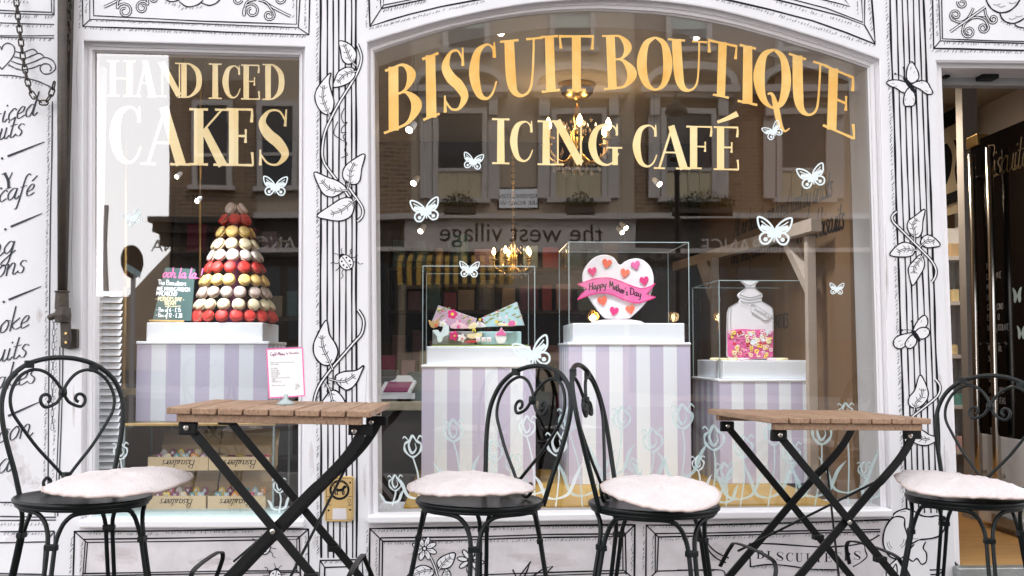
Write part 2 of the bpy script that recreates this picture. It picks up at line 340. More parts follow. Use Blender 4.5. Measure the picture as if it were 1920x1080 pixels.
# ---------------------------------------------------------------- lettering
SF = {  # single-stroke hand, x-height .5, ascender 1
'a': (.55, [[(.42, .42), (.25, .5), (.06, .28), (.14, .02), (.32, .12), (.42, .45)], [(.42, .48), (.38, .12), (.46, 0), (.58, .12)]]),
'b': (.48, [[(.12, 1), (.08, .0)], [(.08, .1), (.24, 0), (.4, .22), (.3, .47), (.1, .34)]]),
'c': (.42, [[(.38, .4), (.26, .5), (.08, .28), (.16, .02), (.4, .12)]]),
'd': (.55, [[(.4, .42), (.24, .5), (.06, .26), (.14, .02), (.32, .14), (.46, 1)], [(.42, .6), (.38, .12), (.46, 0), (.58, .12)]]),
'e': (.42, [[(.08, .22), (.28, .28), (.34, .44), (.22, .5), (.07, .28), (.14, .02), (.42, .12)]]),
'f': (.36, [[(.42, .92), (.32, 1), (.2, .8), (.14, .2), (.06, -.4), (-.04, -.42)], [(.04, .48), (.34, .5)]]),
'g': (.54, [[(.4, .42), (.24, .5), (.06, .26), (.16, .04), (.34, .16), (.42, .48)], [(.42, .48), (.34, -.3), (.18, -.45), (.04, -.32), (.3, -.08), (.54, .1)]]),
'h': (.52, [[(.12, 1), (.08, 0)], [(.08, .25), (.24, .48), (.36, .4), (.34, .08), (.44, 0), (.54, .12)]]),
'i': (.26, [[(.1, .48), (.08, .1), (.16, 0), (.28, .12)], [(.14, .66), (.16, .72)]]),
'j': (.26, [[(.14, .48), (.1, -.3), (0, -.44), (-.1, -.34)], [(.16, .66), (.18, .72)]]),
'k': (.48, [[(.12, 1), (.08, 0)], [(.4, .48), (.12, .24), (.3, .04), (.5, .1)]]),
'l': (.27, [[(.14, 1), (.08, .1), (.16, 0), (.3, .12)]]),
'm': (.68, [[(.06, .48), (.06, 0)], [(.06, .25), (.2, .48), (.28, .4), (.26, 0)], [(.27, .25), (.42, .48), (.5, .4), (.48, .08), (.56, 0), (.68, .12)]]),
'n': (.52, [[(.06, .48), (.06, 0)], [(.06, .25), (.22, .48), (.34, .4), (.32, .08), (.4, 0), (.54, .12)]]),
'o': (.46, [[(.26, .5), (.08, .3), (.14, .02), (.32, .1), (.38, .36), (.26, .5), (.46, .42)]]),
'p': (.46, [[(.1, .5), (.04, -.45)], [(.09, .3), (.26, .5), (.4, .3), (.28, .02), (.1, .08)]]),
'q': (.5, [[(.4, .42), (.24, .5), (.06, .26), (.16, .04), (.34, .16), (.42, .48)], [(.42, .48), (.36, -.45)]]),
'r': (.36, [[(.06, .48), (.06, 0)], [(.06, .25), (.2, .46), (.36, .42)]]),
's': (.38, [[(.36, .42), (.2, .5), (.1, .36), (.28, .18), (.22, 0), (.04, .06)]]),
't': (.32, [[(.16, .85), (.1, .1), (.2, 0), (.34, .12)], [(.0, .5), (.32, .52)]]),
'u': (.55, [[(.06, .48), (.06, .1), (.18, 0), (.34, .15), (.4, .48)], [(.4, .48), (.38, .1), (.46, 0), (.58, .12)]]),
'v': (.44, [[(.04, .48), (.18, 0), (.38, .5)]]), 'w': (.62, [[(.04, .48), (.14, 0), (.3, .4), (.42, 0), (.58, .5)]]),
'x': (.44, [[(.04, .48), (.4, 0)], [(.4, .48), (.04, 0)]]), 'y': (.5, [[(.06, .48), (.1, .1), (.22, .02), (.38, .2)], [(.42, .48), (.3, -.35), (.1, -.44)]]),
'z': (.42, [[(.04, .46), (.36, .46), (.06, .02), (.4, .02)]]),
'A': (.7, [[(.02, 0), (.34, 1), (.62, 0)], [(.12, .34), (.54, .34)]]), 'B': (.6, [[(.08, 0), (.1, 1)], [(.1, .98), (.48, .9), (.42, .58), (.1, .52), (.54, .42), (.5, .06), (.08, .02)]]),
'C': (.6, [[(.52, .82), (.34, 1), (.06, .6), (.14, .1), (.36, 0), (.54, .16)]]), 'D': (.64, [[(.1, 0), (.1, 1)], [(.1, .98), (.5, .8), (.52, .2), (.1, .02)]]),
'E': (.52, [[(.46, .98), (.1, .98), (.1, .02), (.48, .02)], [(.1, .52), (.38, .52)]]), 'F': (.5, [[(.46, .98), (.1, .98), (.1, 0)], [(.1, .52), (.38, .52)]]),
'G': (.64, [[(.52, .82), (.34, 1), (.06, .6), (.14, .1), (.38, 0), (.54, .2), (.54, .42), (.36, .42)]]), 'H': (.64, [[(.1, 1), (.1, 0)], [(.54, 1), (.52, 0)], [(.1, .5), (.54, .5)]]),
'I': (.22, [[(.12, 1), (.1, 0)]]), 'K': (.58, [[(.1, 1), (.1, 0)], [(.52, 1), (.12, .46), (.54, 0)]]), 'L': (.48, [[(.1, 1), (.1, .02), (.44, .02)]]),
'M': (.78, [[(.08, 0), (.14, 1), (.38, .3), (.62, 1), (.7, 0)]]), 'N': (.66, [[(.08, 0), (.1, 1), (.54, 0), (.56, 1)]]),
'O': (.66, [[(.34, 1), (.06, .7), (.1, .14), (.36, 0), (.58, .3), (.54, .84), (.34, 1)]]), 'P': (.56, [[(.1, 0), (.1, 1)], [(.1, .98), (.5, .9), (.46, .5), (.1, .46)]]),
'R': (.6, [[(.1, 0), (.1, 1)], [(.1, .98), (.5, .9), (.44, .54), (.12, .48), (.56, 0)]]), 'S': (.54, [[(.46, .86), (.26, 1), (.08, .78), (.42, .36), (.3, 0), (.04, .12)]]),
'T': (.56, [[(.02, .98), (.54, .98)], [(.28, .98), (.28, 0)]]), 'U': (.62, [[(.08, 1), (.1, .2), (.3, 0), (.52, .2), (.54, 1)]]), 'W': (.84, [[(.02, 1), (.2, 0), (.42, .7), (.62, 0), (.82, 1)]]),
'Y': (.58, [[(.02, 1), (.28, .5), (.28, 0)], [(.56, 1), (.28, .5)]]), 'V': (.6, [[(.02, 1), (.3, 0), (.56, 1)]]),
'1': (.3, [[(.04, .8), (.18, 1), (.18, 0)]]), '2': (.5, [[(.06, .8), (.26, 1), (.42, .74), (.06, .02), (.46, .02)]]), '5': (.5, [[(.42, .98), (.12, .98), (.1, .6), (.36, .58), (.4, .2), (.06, .04)]]),
'6': (.5, [[(.38, .96), (.1, .5), (.14, .04), (.38, .12), (.34, .46), (.1, .34)]]), '8': (.5, [[(.26, .54), (.08, .8), (.26, 1), (.42, .8), (.1, .22), (.26, 0), (.44, .24), (.26, .54)]]),
'9': (.5, [[(.4, .7), (.14, .56), (.12, .92), (.36, .96), (.4, .6), (.24, 0)]]), '0': (.5, [[(.25, 1), (.06, .5), (.25, 0), (.44, .5), (.25, 1)]]),
'£': (.52, [[(.44, .86), (.28, 1), (.16, .7), (.18, .2), (.06, .02), (.46, .04)], [(.06, .48), (.36, .48)]]), '&': (.62, [[(.56, .02), (.16, .74), (.28, 1), (.4, .8), (.06, .24), (.22, 0), (.52, .4)]]),
'-': (.4, [[(.06, .4), (.34, .4)]]), '.': (.2, [[(.08, .0), (.1, .05)]]), '!': (.2, [[(.12, 1), (.1, .3)], [(.09, .0), (.1, .05)]]), "'": (.16, [[(.1, 1), (.06, .78)]]), ' ': (.32, []),
'é': (.42, [[(.08, .22), (.28, .28), (.34, .44), (.22, .5), (.07, .28), (.14, .02), (.42, .12)], [(.2, .64), (.4, .84)]]),
}
def text(k, s, x, y, em, slope=0, slant=.25, w=2, align='l', mi=0, sp=1, ux=1, contrast=.5, flip=1, fit=None):
    """writes s with its baseline starting (or ending) at pixel x, y"""
    tot = sum(SF.get(c, SF[' '])[0] for c in s) * em * sp
    if fit: ux = fit / tot
    if align == 'r': x, y = x - tot * ux, y - tot * slope
    if align == 'c': x, y = x - tot * ux / 2, y - tot * slope / 2
    pen = 0
    for c in s:
        wd, st = SF.get(c, SF[' '])
        for q in st:
            pts = [((pen + (px + slant * py) * em) , py * em) for px, py in q]
            pts = [(x + a * ux, y + a * slope - b * flip) for a, b in pts]
            p = cr(pts, 5) if len(pts) > 2 else [pts[0], ((pts[0][0] + pts[1][0]) / 2, (pts[0][1] + pts[1][1]) / 2), pts[1]]
            ws = []
            for i in range(len(p)):
                a = p[max(i - 1, 0)]; b = p[min(i + 1, len(p) - 1)]; dx, dy = b[0] - a[0], b[1] - a[1]; l = math.hypot(dx, dy) or 1
                ws.append(w * (1 - contrast + contrast * 1.5 * abs(dy) / l))
            k.raw(p, ws, mi)
        pen += wd * em * sp
T_ = .16
def serif(x0, x1, y, w=.035): return [(x0, y, w * 1.25), ((x0 + x1) / 2, y, w), (x1, y, w * 1.25)]
G = {
'I': [[(.5, 0, T_), (.5, 1, T_ * .95)], serif(.05, .95, .985), serif(.05, .95, .015)],
'B': [[(.26, 0, T_), (.26, 1, T_)], [(.2, .98, .03), (.56, .975, .05), (.8, .78, .14), (.62, .58, .05), (.28, .54, .03)], [(.28, .545, .03), (.62, .53, .05), (.9, .28, .17), (.66, .05, .06), (.24, .015, .035)], serif(.0, .3, .985), serif(.0, .36, .012)],
'S': [[(.86, .70, .05), (.88, .84, .035), (.9, 1, .025)], [(.87, .80, .03), (.68, .965, .035), (.36, .955, .05), (.16, .76, .13), (.34, .56, .18), (.66, .40, .18), (.86, .2, .13), (.64, .03, .05), (.34, .04, .035), (.1, .2, .035)], [(.1, .0, .055), (.1, .14, .04), (.1, .28, .03)]],
'C': [[(.9, .76, .06), (.84, .9, .04), (.62, .98, .04), (.28, .86, .12), (.14, .5, .18), (.28, .14, .12), (.56, .02, .05), (.8, .1, .04), (.95, .3, .025)], [(.9, 1, .025), (.9, .86, .045), (.89, .72, .06)]],
'U': [[(.22, 1, .17), (.22, .35, .17), (.3, .1, .12), (.52, .02, .05), (.74, .12, .04), (.8, .4, .035), (.8, 1, .035)], serif(0, .44, .985), serif(.62, 1, .985)],
'T': [[(.5, 0, T_), (.5, 1, T_)], serif(.02, .98, .98, .04), [(.03, 1, .03), (.05, .86, .04), (.06, .76, .06)], [(.97, 1, .03), (.96, .86, .04), (.95, .74, .06)], serif(.22, .78, .012)],
'O': [[(.52, .99, .04), (.22, .86, .12), (.09, .5, .18), (.22, .14, .12), (.52, .01, .04), (.8, .14, .11), (.91, .5, .17), (.8, .86, .11), (.52, .99, .04)]],
'E': [[(.26, 0, T_), (.26, 1, T_)], serif(0, .9, .985), [(.9, 1, .03), (.9, .88, .045), (.88, .76, .055)], serif(.26, .68, .52), [(.68, .64, .04), (.68, .52, .03), (.67, .4, .055)], serif(0, .92, .012), [(.93, .0, .03), (.92, .12, .04), (.9, .24, .05)]],
'N': [[(.16, 0, .04), (.16, 1, .04)], [(.13, 1, .17), (.84, .04, .17)], [(.86, 0, .04), (.86, 1, .04)], serif(0, .2, .985), serif(0, .34, .012), serif(.68, 1, .985)],
'A': [[(.5, .98, .05), (.14, 0, .05)], [(.47, 1, .14), (.82, 0, .17)], serif(.26, .66, .38), serif(0, .3, .012), serif(.6, 1, .012)],
'H': [[(.2, 0, T_), (.2, 1, T_)], [(.8, 0, T_), (.8, 1, T_)], serif(.2, .8, .5), serif(0, .42, .985), serif(0, .42, .012), serif(.58, 1, .985), serif(.58, 1, .012)],
'K': [[(.24, 0, T_), (.24, 1, T_)], [(.3, .56, .035), (.84, .99, .035)], [(.38, .64, .14), (.86, 0, .17)], serif(0, .48, .985), serif(0, .48, .012), serif(.66, 1, .985), serif(.62, 1, .012)],
'D': [[(.26, 0, T_), (.26, 1, T_)], [(.2, .98, .035), (.52, .965, .06), (.84, .72, .15), (.84, .3, .15), (.52, .05, .06), (.2, .015, .035)], serif(.0, .3, .985), serif(0, .3, .012)],
'R': [[(.26, 0, T_), (.26, 1, T_)], [(.2, .98, .03), (.56, .975, .05), (.78, .76, .15), (.6, .52, .05), (.28, .5, .03)], [(.46, .5, .12), (.88, 0, .16)], serif(.0, .42, .985), serif(.0, .5, .012)],
}
G['F'] = G['E'][:5] + [serif(0, .55, .012)]
G['Q'] = G['O'] + [[(.36, .22, .03), (.5, .23, .05), (.62, .05, .1), (.74, -.2, .09), (.9, -.33, .04), (1.06, -.26, .02)]]
G['G'] = G['C'][:1] + [[(.9, 1, .025), (.9, .86, .045), (.89, .72, .06)], [(.84, .02, .13), (.84, .42, .13)], serif(.58, 1.06, .43)]
def glyph(k, ch, tl, tr, br, bl, mi=0, wk=1):
    H = (math.dist(tl, bl) + math.dist(tr, br)) / 2
    def q(u, v): return tuple((tl[i] * (1 - u) + tr[i] * u) * v + (bl[i] * (1 - u) + br[i] * u) * (1 - v) for i in (0, 1))
    for st in G[ch]:
        k.S([(*q(u, v), w * H * random.uniform(.95, 1.08)) for u, v, w in st], mi, 8, wk)
def rect_letters(k, s, boxes, mi=0):
    for ch, (x0, y0, x1, y1) in zip(s, boxes): glyph(k, ch, (x0, y0), (x1, y0 + (x1 - x0) * .02), (x1, y1 + (x1 - x0) * .02), (x0, y1), mi)
def sans(body, size, m, name, parent, origin, ax=V((1, 0, 0)), up=V((0, 0, 1)), align='CENTER', ext=.003):
    c = bpy.data.curves.new('t', 'FONT'); c.body = body; c.size = size; c.align_x = align; c.extrude = ext
    o = bpy.data.objects.new('t', c); COL.objects.link(o)
    me = bpy.data.meshes.new_from_object(o.evaluated_get(bpy.context.evaluated_depsgraph_get())); bpy.data.objects.remove(o)
    mt = MX((ax, up, ax.cross(up))).transposed().to_4x4(); mt.translation = origin
    if parent is not None: mt = wmat(parent).inverted() @ mt
    me.transform(mt); me.materials.clear(); me.materials.append(M[m]); r = bpy.data.objects.new(name, me); COL.objects.link(r); r.parent = parent
    return r
# ---------------------------------------------------------------- the shopfront
shop = thing('shopfront', 'white painted shopfront covered in black line drawings with two gold lettered display windows', 'shop')
def lerp(a, b, t): return [tuple(p[i] * (1 - t) + q[i] * t for i in (0, 1)) for p, q in zip(a, b)]
ARCI = [(702, 99), (735, 87), (767, 77), (808, 64), (849, 53), (895, 43), (940, 35), (980, 29), (1018, 25), (1050, 22.5), (1082, 21), (1128, 20.5), (1175, 23), (1220, 25.5), (1264, 30), (1303, 36), (1342, 43), (1378, 51), (1412, 60), (1455, 72), (1498, 86), (1532, 96), (1566, 107), (1596, 117), (1626, 128)]
ARCO = [(687, 77), (722, 66), (757, 56), (797, 44), (836, 34), (880, 24), (924, 15), (962, 8.5), (1000, 3), (1045, -1), (1085, -3.5), (1128, -4.5), (1175, -4), (1220, -2), (1264, 2), (1303, 7.5), (1342, 14.5), (1382, 24), (1421, 34.5), (1460, 45.5), (1498, 57), (1540, 70), (1578, 82.5), (1615, 96), (1651, 109)]
WLO = [(155, 74), (573, 86), (567, 978), (149, 978)]; WLI = [(178, 98), (561, 107), (559, 969), (178, 969)]
WBO = ARCO + [(1673, 966), (691, 978)]; WBI = ARCI + [(1651, 950), (709, 962)]
def wp(pts, Y=0): return [P(x, y, Y) for x, y in pts]
m = MB()
m.face(wp([(-400, -260), (155, -260), (155, 74), (149, 977), (149, 1300), (-400, 1300)]))
m.face(wp([(155, -260), (573, -260), (573, 86), (155, 74)]))
m.face(wp([(687, -260), (1650, -260)] + ARCO[::-1]))
m.face(wp([(1742, -260), (2300, -260), (2300, 118), (1753, 112)]))
m.face(wp([(2060, 116), (2300, 118), (2300, 1300), (2060, 1300)]))
zt = P(960, -258).z
m.box((-7, 0.002, zt), (7, 5, 9.5)); m.box((-7, .002, -.3), (P(-398, 500).x, 5, zt)); m.box((P(2298, 500).x, .002, -.3), (7, 5, zt))
m.build('wall', 'wall', shop)
pil1 = MB().face(wp([(573, -260), (687, -260), (687, 77), (691, 978), (691, 1300), (567, 1300), (567, 978), (573, 86)])).build('pilaster', 'wall', shop)
pil2 = MB().face(wp([(1650, -260), (1742, -260), (1753, 112), (1790, 1050), (1798, 1300), (1673, 1300), (1673, 966), (1651, 109)])).build('pilaster', 'wall', shop)
ris1 = MB().face(wp([(149, 978), (567, 978), (567, 1300), (149, 1300)])).build('stall_riser', 'base', shop)
ris2 = MB().face(wp([(691, 978), (1673, 966), (1673, 1300), (691, 1300)])).build('stall_riser', 'base', shop)
def frame(o, i, steps):
    mb = MB(); mb.loft([wp(lerp(o, i, t), Y) for t, Y in steps]); return mb
ST = [(0, 0), (.10, .002), (.14, .03), (.44, .034), (.50, .026), (.56, .034), (.80, .038), (.86, .05), (1, .056), (1.0, .075)]
win1 = frame(WLO, WLI, ST).build('display_window', 'frame', shop)
win2 = frame(WBO, WBI, ST).build('display_window', 'frame', shop)
# deep white soffit and jambs behind the arched pane, with the inner wall round the opening
def deep(pts, Y): return [P(x, y, .076) + V((0, Y - .076, 0)) for x, y in pts]
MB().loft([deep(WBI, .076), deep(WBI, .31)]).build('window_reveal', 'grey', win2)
MB().loft([deep(WLI, .076), deep(WLI, .13)]).build('window_reveal', 'frame', win1)
gl1 = MB().face(wp(WLI, .066)).build('pane', 'glass', win1)
gl2 = MB().face(wp(WBI, .066)).build('pane', 'glass', win2)
def sill(q, par, d=.028, hgt=.03):
    b = wp(q, -d); mb = MB(); n = len(b)
    top = [b[0], b[1], V((b[1].x, .064, b[1].z + .004)), V((b[0].x, .064, b[0].z + .004))]
    mb.prism(top, (0, 0, -hgt)); return mb.build('sill', 'frame', par, bevel=.006)
sill([(148, 976), (569, 976)], win1); sill([(689, 968), (1675, 956)], win2)
MB().box((P(178, 960, .06).x, .04, P(300, 968.5, .06).z - .004), (P(559, 960, .06).x, .3, P(300, 968.5, .06).z + .006)).build('sill_tile', 'mint', win1)
# ---- gold lettering: outside on the arched pane, behind the glass of the small one
GY = .0700
k = Ink(.0645)
for ch, q in [('B', ((722, 131), (782, 109), (790, 226), (720, 251))), ('I', ((790, 110), (824, 97), (826, 214), (792, 227))), ('S', ((828, 98), (872, 88), (879, 203), (830, 212))),
              ('C', ((880, 87), (932, 78), (934, 183), (884, 192))), ('U', ((937, 77), (1017, 69), (1010, 179), (946, 184))), ('I', ((1012, 68), (1048, 66), (1052, 170), (1014, 174))),
              ('T', ((1047, 66), (1114, 66), (1112, 169), (1050, 171))), ('B', ((1129, 66), (1188, 66), (1192, 165), (1133, 168))), ('O', ((1198, 69), (1257, 69), (1258, 169), (1198, 169))),
              ('U', ((1252, 72), (1326, 78), (1320, 170), (1262, 173))), ('T', ((1327, 73), (1383, 85), (1378, 187), (1325, 176))), ('I', ((1385, 82), (1419, 90), (1422, 199), (1381, 190))),
              ('Q', ((1419, 86), (1482, 97), (1478, 210), (1416, 195))), ('U', ((1479, 99), (1553, 123), (1545, 222), (1484, 212))), ('E', ((1548, 122), (1605, 146), (1606, 263), (1543, 236)))]: glyph(k, ch, *q)
let = k.build('lettering', 'gold', win2)
k = Ink(.0645)
rect_letters(k, 'ICINGCAFE', [(921, 222, 957, 307), (957, 226, 1001, 303), (1006, 226, 1042, 309), (1036, 226, 1098, 309), (1102, 231, 1163, 310), (1187, 233, 1234, 313), (1226, 235, 1295, 316), (1287, 236, 1339, 316), (1338, 237, 1388, 318)])
k.S([(1345, 229, 5), (1364, 222, 8), (1383, 213, 11)])
k.build('lettering', 'goldl', win2)
k = Ink(GY)
rect_letters(k, 'HANDICEDCAKES', [(201, 113, 254, 180), (252, 113, 294, 181), (297, 117, 343, 181), (333, 118, 379, 183), (390, 119, 417, 185), (418, 122, 452, 184), (452, 121, 489, 186), (492, 120, 533, 187),
                                 (207, 198, 267, 306), (264, 200, 356, 308), (355, 203, 428, 309), (424, 203, 478, 310), (482, 204, 543, 310)])
k.build('lettering', 'goldl', win1)
# ---- butterflies and tulips stuck on the panes
BW = [(0, -.08), (-.12, -.3), (-.32, -.5), (-.5, -.52), (-.46, -.2), (-.36, 0), (-.42, .2), (-.36, .4), (-.2, .42), (-.06, .18)]
def butterfly(par, x, y, wd, rot=0, m='decal', sq=.82):
    k = Ink(.0642); c, s = cos(R(rot)), sin(R(rot))
    tr = lambda p, sg: (x + wd * (sg * p[0] * c - p[1] * sq * s), y + wd * (sg * p[0] * s + p[1] * sq * c))
    for sg in (-1, 1):
        def st(pp, w_): k.L([tr(q, sg) for q in pp], w_ * wd, 0, closed=False, jit=.05)
        up = [(0, -.05), (-.14, -.3), (-.34, -.48), (-.5, -.5), (-.46, -.2), (-.34, -.02), (-.1, .02), (0, -.05)]
        lo = [(-.02, .04), (-.3, .04), (-.42, .2), (-.36, .4), (-.2, .42), (-.08, .26), (-.02, .04)]
        st(up, .055); st(lo, .06); st([(-.08, -.14), (-.24, -.24), (-.4, -.38)], .035); st([(-.05, -.02), (-.2, -.1), (-.34, -.16), (-.4, -.2)], .13); st([(-.04, .02), (-.12, .1), (-.2, .12)], .15)
        k.dot(*tr((-.25, .27), sg), .065 * wd, 0)
        st([(-.01, -.08), (-.05, -.2), (-.1, -.27)], .02)
    k.L([tr((0, -.12), 1), tr((0, .1), 1), tr((0, .36), 1)], .05 * wd, 0, taper=.6)
    return k.build('butterfly_decal', m, par)
butterfly(win1, 516, 350, 44, 2); butterfly(win1, 250, 409, 34, -20)
for a in [(887, 303, 36, 8), (798, 395, 52, -8), (880, 506, 36, 2), (1450, 246, 34, -28), (1523, 332, 50, -14), (1452, 435, 64, 2), (1569, 542, 26, 2), (1000, 664, 66, -16)]: butterfly(win2, *a)
def tulip(par, bx, by, fx, fy, sz, lv=2, m='decalt'):
    k = Ink(.0650); s = sz
    O = [(fx, fy + .5 * s), (fx - .36 * s, fy + .22 * s), (fx - .4 * s, fy - .12 * s), (fx - .2 * s, fy - .3 * s), (fx - .02 * s, fy - .55 * s), (fx + .18 * s, fy - .3 * s), (fx + .4 * s, fy - .14 * s), (fx + .36 * s, fy + .22 * s)]
    k.L(O, .10 * s, closed=True, jit=.3); k.S([(fx - .02 * s, fy - .5 * s, 1), (fx - .2 * s, fy - .1 * s, .1 * s), (fx - .05 * s, fy + .3 * s, .13 * s), (fx + .16 * s, fy + .1 * s, .06 * s), (fx + .1 * s, fy - .2 * s, 1)])
    k.S([(fx - .2 * s, fy - .3 * s, 1), (fx - .4 * s, fy - .5 * s, .08 * s), (fx - .5 * s, fy - .4 * s, 1.2)]); k.S([(fx + .2 * s, fy - .3 * s, 1), (fx + .34 * s, fy - .55 * s, .09 * s), (fx + .5 * s, fy - .42 * s, 1.2)])
    k.S([(fx, fy + .5 * s, 2.6), ((fx + bx) / 2 + .12 * s, (fy + by) / 2, 3.2), (bx, by, 2.4)])
    h = by - fy
    for sg, q in ((-1, .55), (1, .7))[:lv]:
        ex, ey = bx + sg * (.32 * h + 8) * random.uniform(.8, 1.15), by - h * q * random.uniform(.85, 1.1)
        k.S([(bx, by - .12 * h, 2.5), ((bx * .6 + ex * .4) + sg * 3, by - h * q * .3, .09 * s + 2), (bx * .3 + ex * .7 + sg * 1.5, by - h * q * .68, .11 * s + 2), (ex, ey, .8)])
    return k.build('tulip_decal', m, par)
tulip(win1, 228, 960, 226, 846, 30); tulip(win1, 523, 962, 524, 911, 26)
for q in [(735, 948, 741, 906, 28), (785, 948, 774, 838, 38), (860, 930, 850, 808, 40), (905, 930, 925, 846, 40), (962, 934, 962, 870, 32), (1003, 944, 988, 800, 36), (1042, 950, 1044, 833, 42), (1092, 950, 1066, 788, 42), (1150, 905, 1166, 784, 38), (1188, 905, 1186, 872, 24),
          (1216, 905, 1224, 826, 42), (1276, 912, 1280, 782, 44), (1310, 930, 1309, 869, 26), (1333, 948, 1339, 822, 44), (1361, 950, 1359, 886, 34), (1388, 950, 1394, 838, 40), (1440, 950, 1452, 812, 44), (1492, 948, 1484, 850, 38), (1528, 948, 1541, 812, 42), (1590, 945, 1586, 772, 30), (1634, 942, 1620, 880, 26)]:
    tulip(win2, *q, m='mintd' if q[0] > 800 and q[0] not in (1003, 1042, 1310) else 'decalt')
# ---------------------------------------------------------------- drawings painted on the front
def flutes(k, xs0, xs1, y0, y1, hx=-8, w=3):
    for i, (a, b) in enumerate(zip(xs0, xs1)):
        k.L([(a + (b - a) * t / 12 + random.uniform(-.7, .7), y0 + (y1 - y0) * t / 12) for t in range(13)], w * (1.25 if i in (0, len(xs0) - 1) else .9), jit=.2)
    k.hatch((xs0[0] + hx, y0), (xs1[0] + hx, y1), 7, 6.5, -55, 1.3)
k = Ink(); flutes(k, [600.6, 613, 624, 634.8, 647.4, 658.5, 666.8], [602, 614.5, 625, 637.5, 649.5, 661, 668.8], -180, 1046)
k.build('painted_fluting', parent=pil1)
k = Ink(-.0024).zoom(570, 60, 4.907)
k.L([(370, 700), (343, 770), (365, 835), (398, 830), (350, 880), (345, 925), (388, 925), (360, 960), (380, 1000), (392, 1040)], 1.5); k.T = None
k.L([(633, 228), (626, 250), (640, 262), (650, 268), (646, 282), (652, 290), (640, 296)], 1.4)
k.zoom(570, 60, 4.907)
k.double([(490, 110), (528, 230), (500, 350), (430, 480), (330, 640), (250, 790), (190, 930), (168, 1090), (178, 1180), (215, 1250), (330, 1400), (430, 1540)], 6.6, 1.9)
k.leaf([(322, 85), (400, 98), (460, 150), (482, 205), (470, 265), (440, 290), (390, 292), (350, 250), (335, 170)], [(370, 108), (400, 190), (430, 260), (482, 312)])
k.leaf([(272, 507), (285, 430), (320, 362), (390, 325), (455, 336), (470, 400), (430, 455), (370, 490)], [(310, 465), (360, 405), (420, 372), (482, 360)])
k.leaf([(245, 375), (160, 462), (106, 555), (106, 640), (150, 725), (210, 760), (255, 735), (276, 650), (255, 560), (232, 460)], [(183, 490), (172, 600), (200, 690), (244, 785)])
k.zoom(570, 270, 4.0)
k.double([(330, 320), (390, 402), (438, 480), (436, 540), (400, 580)], 6.6, 1.9)
k.leaf([(455, 75), (350, 130), (298, 185), (292, 250), (330, 292), (385, 303), (420, 270), (432, 190)], [(380, 140), (350, 205), (345, 265), (325, 335)])
k.leaf([(75, 213), (120, 335), (160, 385), (222, 396), (285, 365), (318, 335), (260, 280), (180, 250)], [(130, 272), (190, 335), (260, 352), (330, 345)])
k.leaf([(97, 537), (200, 460), (280, 410), (350, 405), (376, 460), (355, 535), (285, 575), (180, 568)], [(200, 525), (280, 500), (340, 455), (392, 412)])
k.zoom(570, 540, 4.5)
k.leaf([(505, 655), (440, 695), (340, 705), (268, 740), (275, 800), (340, 855), (385, 855), (440, 805), (475, 735)], [(430, 735), (350, 785), (280, 785), (205, 765)], 2.8)
k.leaf([(150, 990), (180, 920), (240, 862), (300, 890), (350, 990), (250, 1060)], [(240, 960), (215, 860), (180, 795)], 2.8)
k.double([(455, 185), (502, 270), (488, 380), (420, 462), (300, 600), (200, 720), (125, 830), (90, 930), (86, 1010)], 7.4, 2.3)
k.leaf([(187, 272), (110, 400), (80, 480), (85, 560), (130, 628), (190, 655), (250, 632), (285, 550), (268, 475), (215, 390)], [(150, 400), (160, 500), (200, 590), (244, 690)], 2.8)
k.build('painted_vine', parent=pil1)
def ladybird(par, x, y, r, rot, nm='painted_ladybird'):
    k = Ink(-.0030); c, s = cos(rot), sin(rot); t = lambda a, b: (x + r * (a * c - b * s), y + r * (a * s + b * c))
    for sg in (-1, 1):
        for a, e in ((-.5, -.6), (0, .1), (.5, .9)): k.L([t(sg * .8, a), t(sg * 1.25, a + e * .3), t(sg * 1.35, a + e * .8), t(sg * 1.8, a + e)], 1.2)
        k.L([t(sg * .2, -1.2), t(sg * .35, -1.6), t(sg * .6, -1.9)], 1.1)
    k.dot(*t(0, -1.0), r * .42, 0, r * .34, rot=rot); k.dot(x, y, r * .93, 1, r * 1.08, rot=rot); k.L([t(.9 * cos(q * .5), 1.05 * sin(q * .5)) for q in range(12)], 1.9, closed=True); k.L([t(0, -1), t(.03, 0), t(0, 1)], 1.3)
    for a, b in ((.4, -.5), (.5, .1), (.3, .6), (-.4, -.45), (-.5, .1), (-.3, .6)): k.dot(*t(a, b), r * .13)
    k.build(nm, parent=par)
ladybird(pil1, 649, 492, 14, R(-35))
# right pilaster
X0 = [1668.4, 1680.3, 1691, 1701, 1712, 1723, 1731.4]; k = Ink()
flutes(k, X0, [x + .0345 * 960 + (i - 3) * .5 for i, x in enumerate(X0)], -6, 962)
k.build('painted_fluting', parent=pil2)
def painted_butterfly(par, z, wings, body, ants):
    k = Ink(-.0024).zoom(*z)
    for wg in wings:
        k.fill(wg, 1); k.L(wg, 2.4, closed=True); cx = sum(p[0] for p in wg) / len(wg); cy_ = sum(p[1] for p in wg) / len(wg); bx, by = (body[0][0] + body[1][0]) / 2, (body[0][1] + body[1][1]) / 2
        for p in wg[::2]: k.L([(bx * .35 + p[0] * .65, by * .35 + p[1] * .65), (bx * .2 + p[0] * .8, by * .2 + p[1] * .8 + 3)], 1, 2)
        for p in wg: k.dot(p[0] * .86 + cx * .14, p[1] * .86 + cy_ * .14, .9, 2, n=6)
    (a, b), (c, d) = body; k.S([(*k._p([(a, b)])[0], 4.5), (*k._p([((a + c) / 2, (b + d) / 2)])[0], 9), (*k._p([(c, d)])[0], 2.5)])
    for q in ants: k.L([body[0], ((q[0] + a) / 2, (q[1] + b) / 2 - 6), q], 1); k.dot(*q, 2)
    k.build('painted_butterfly', parent=par)
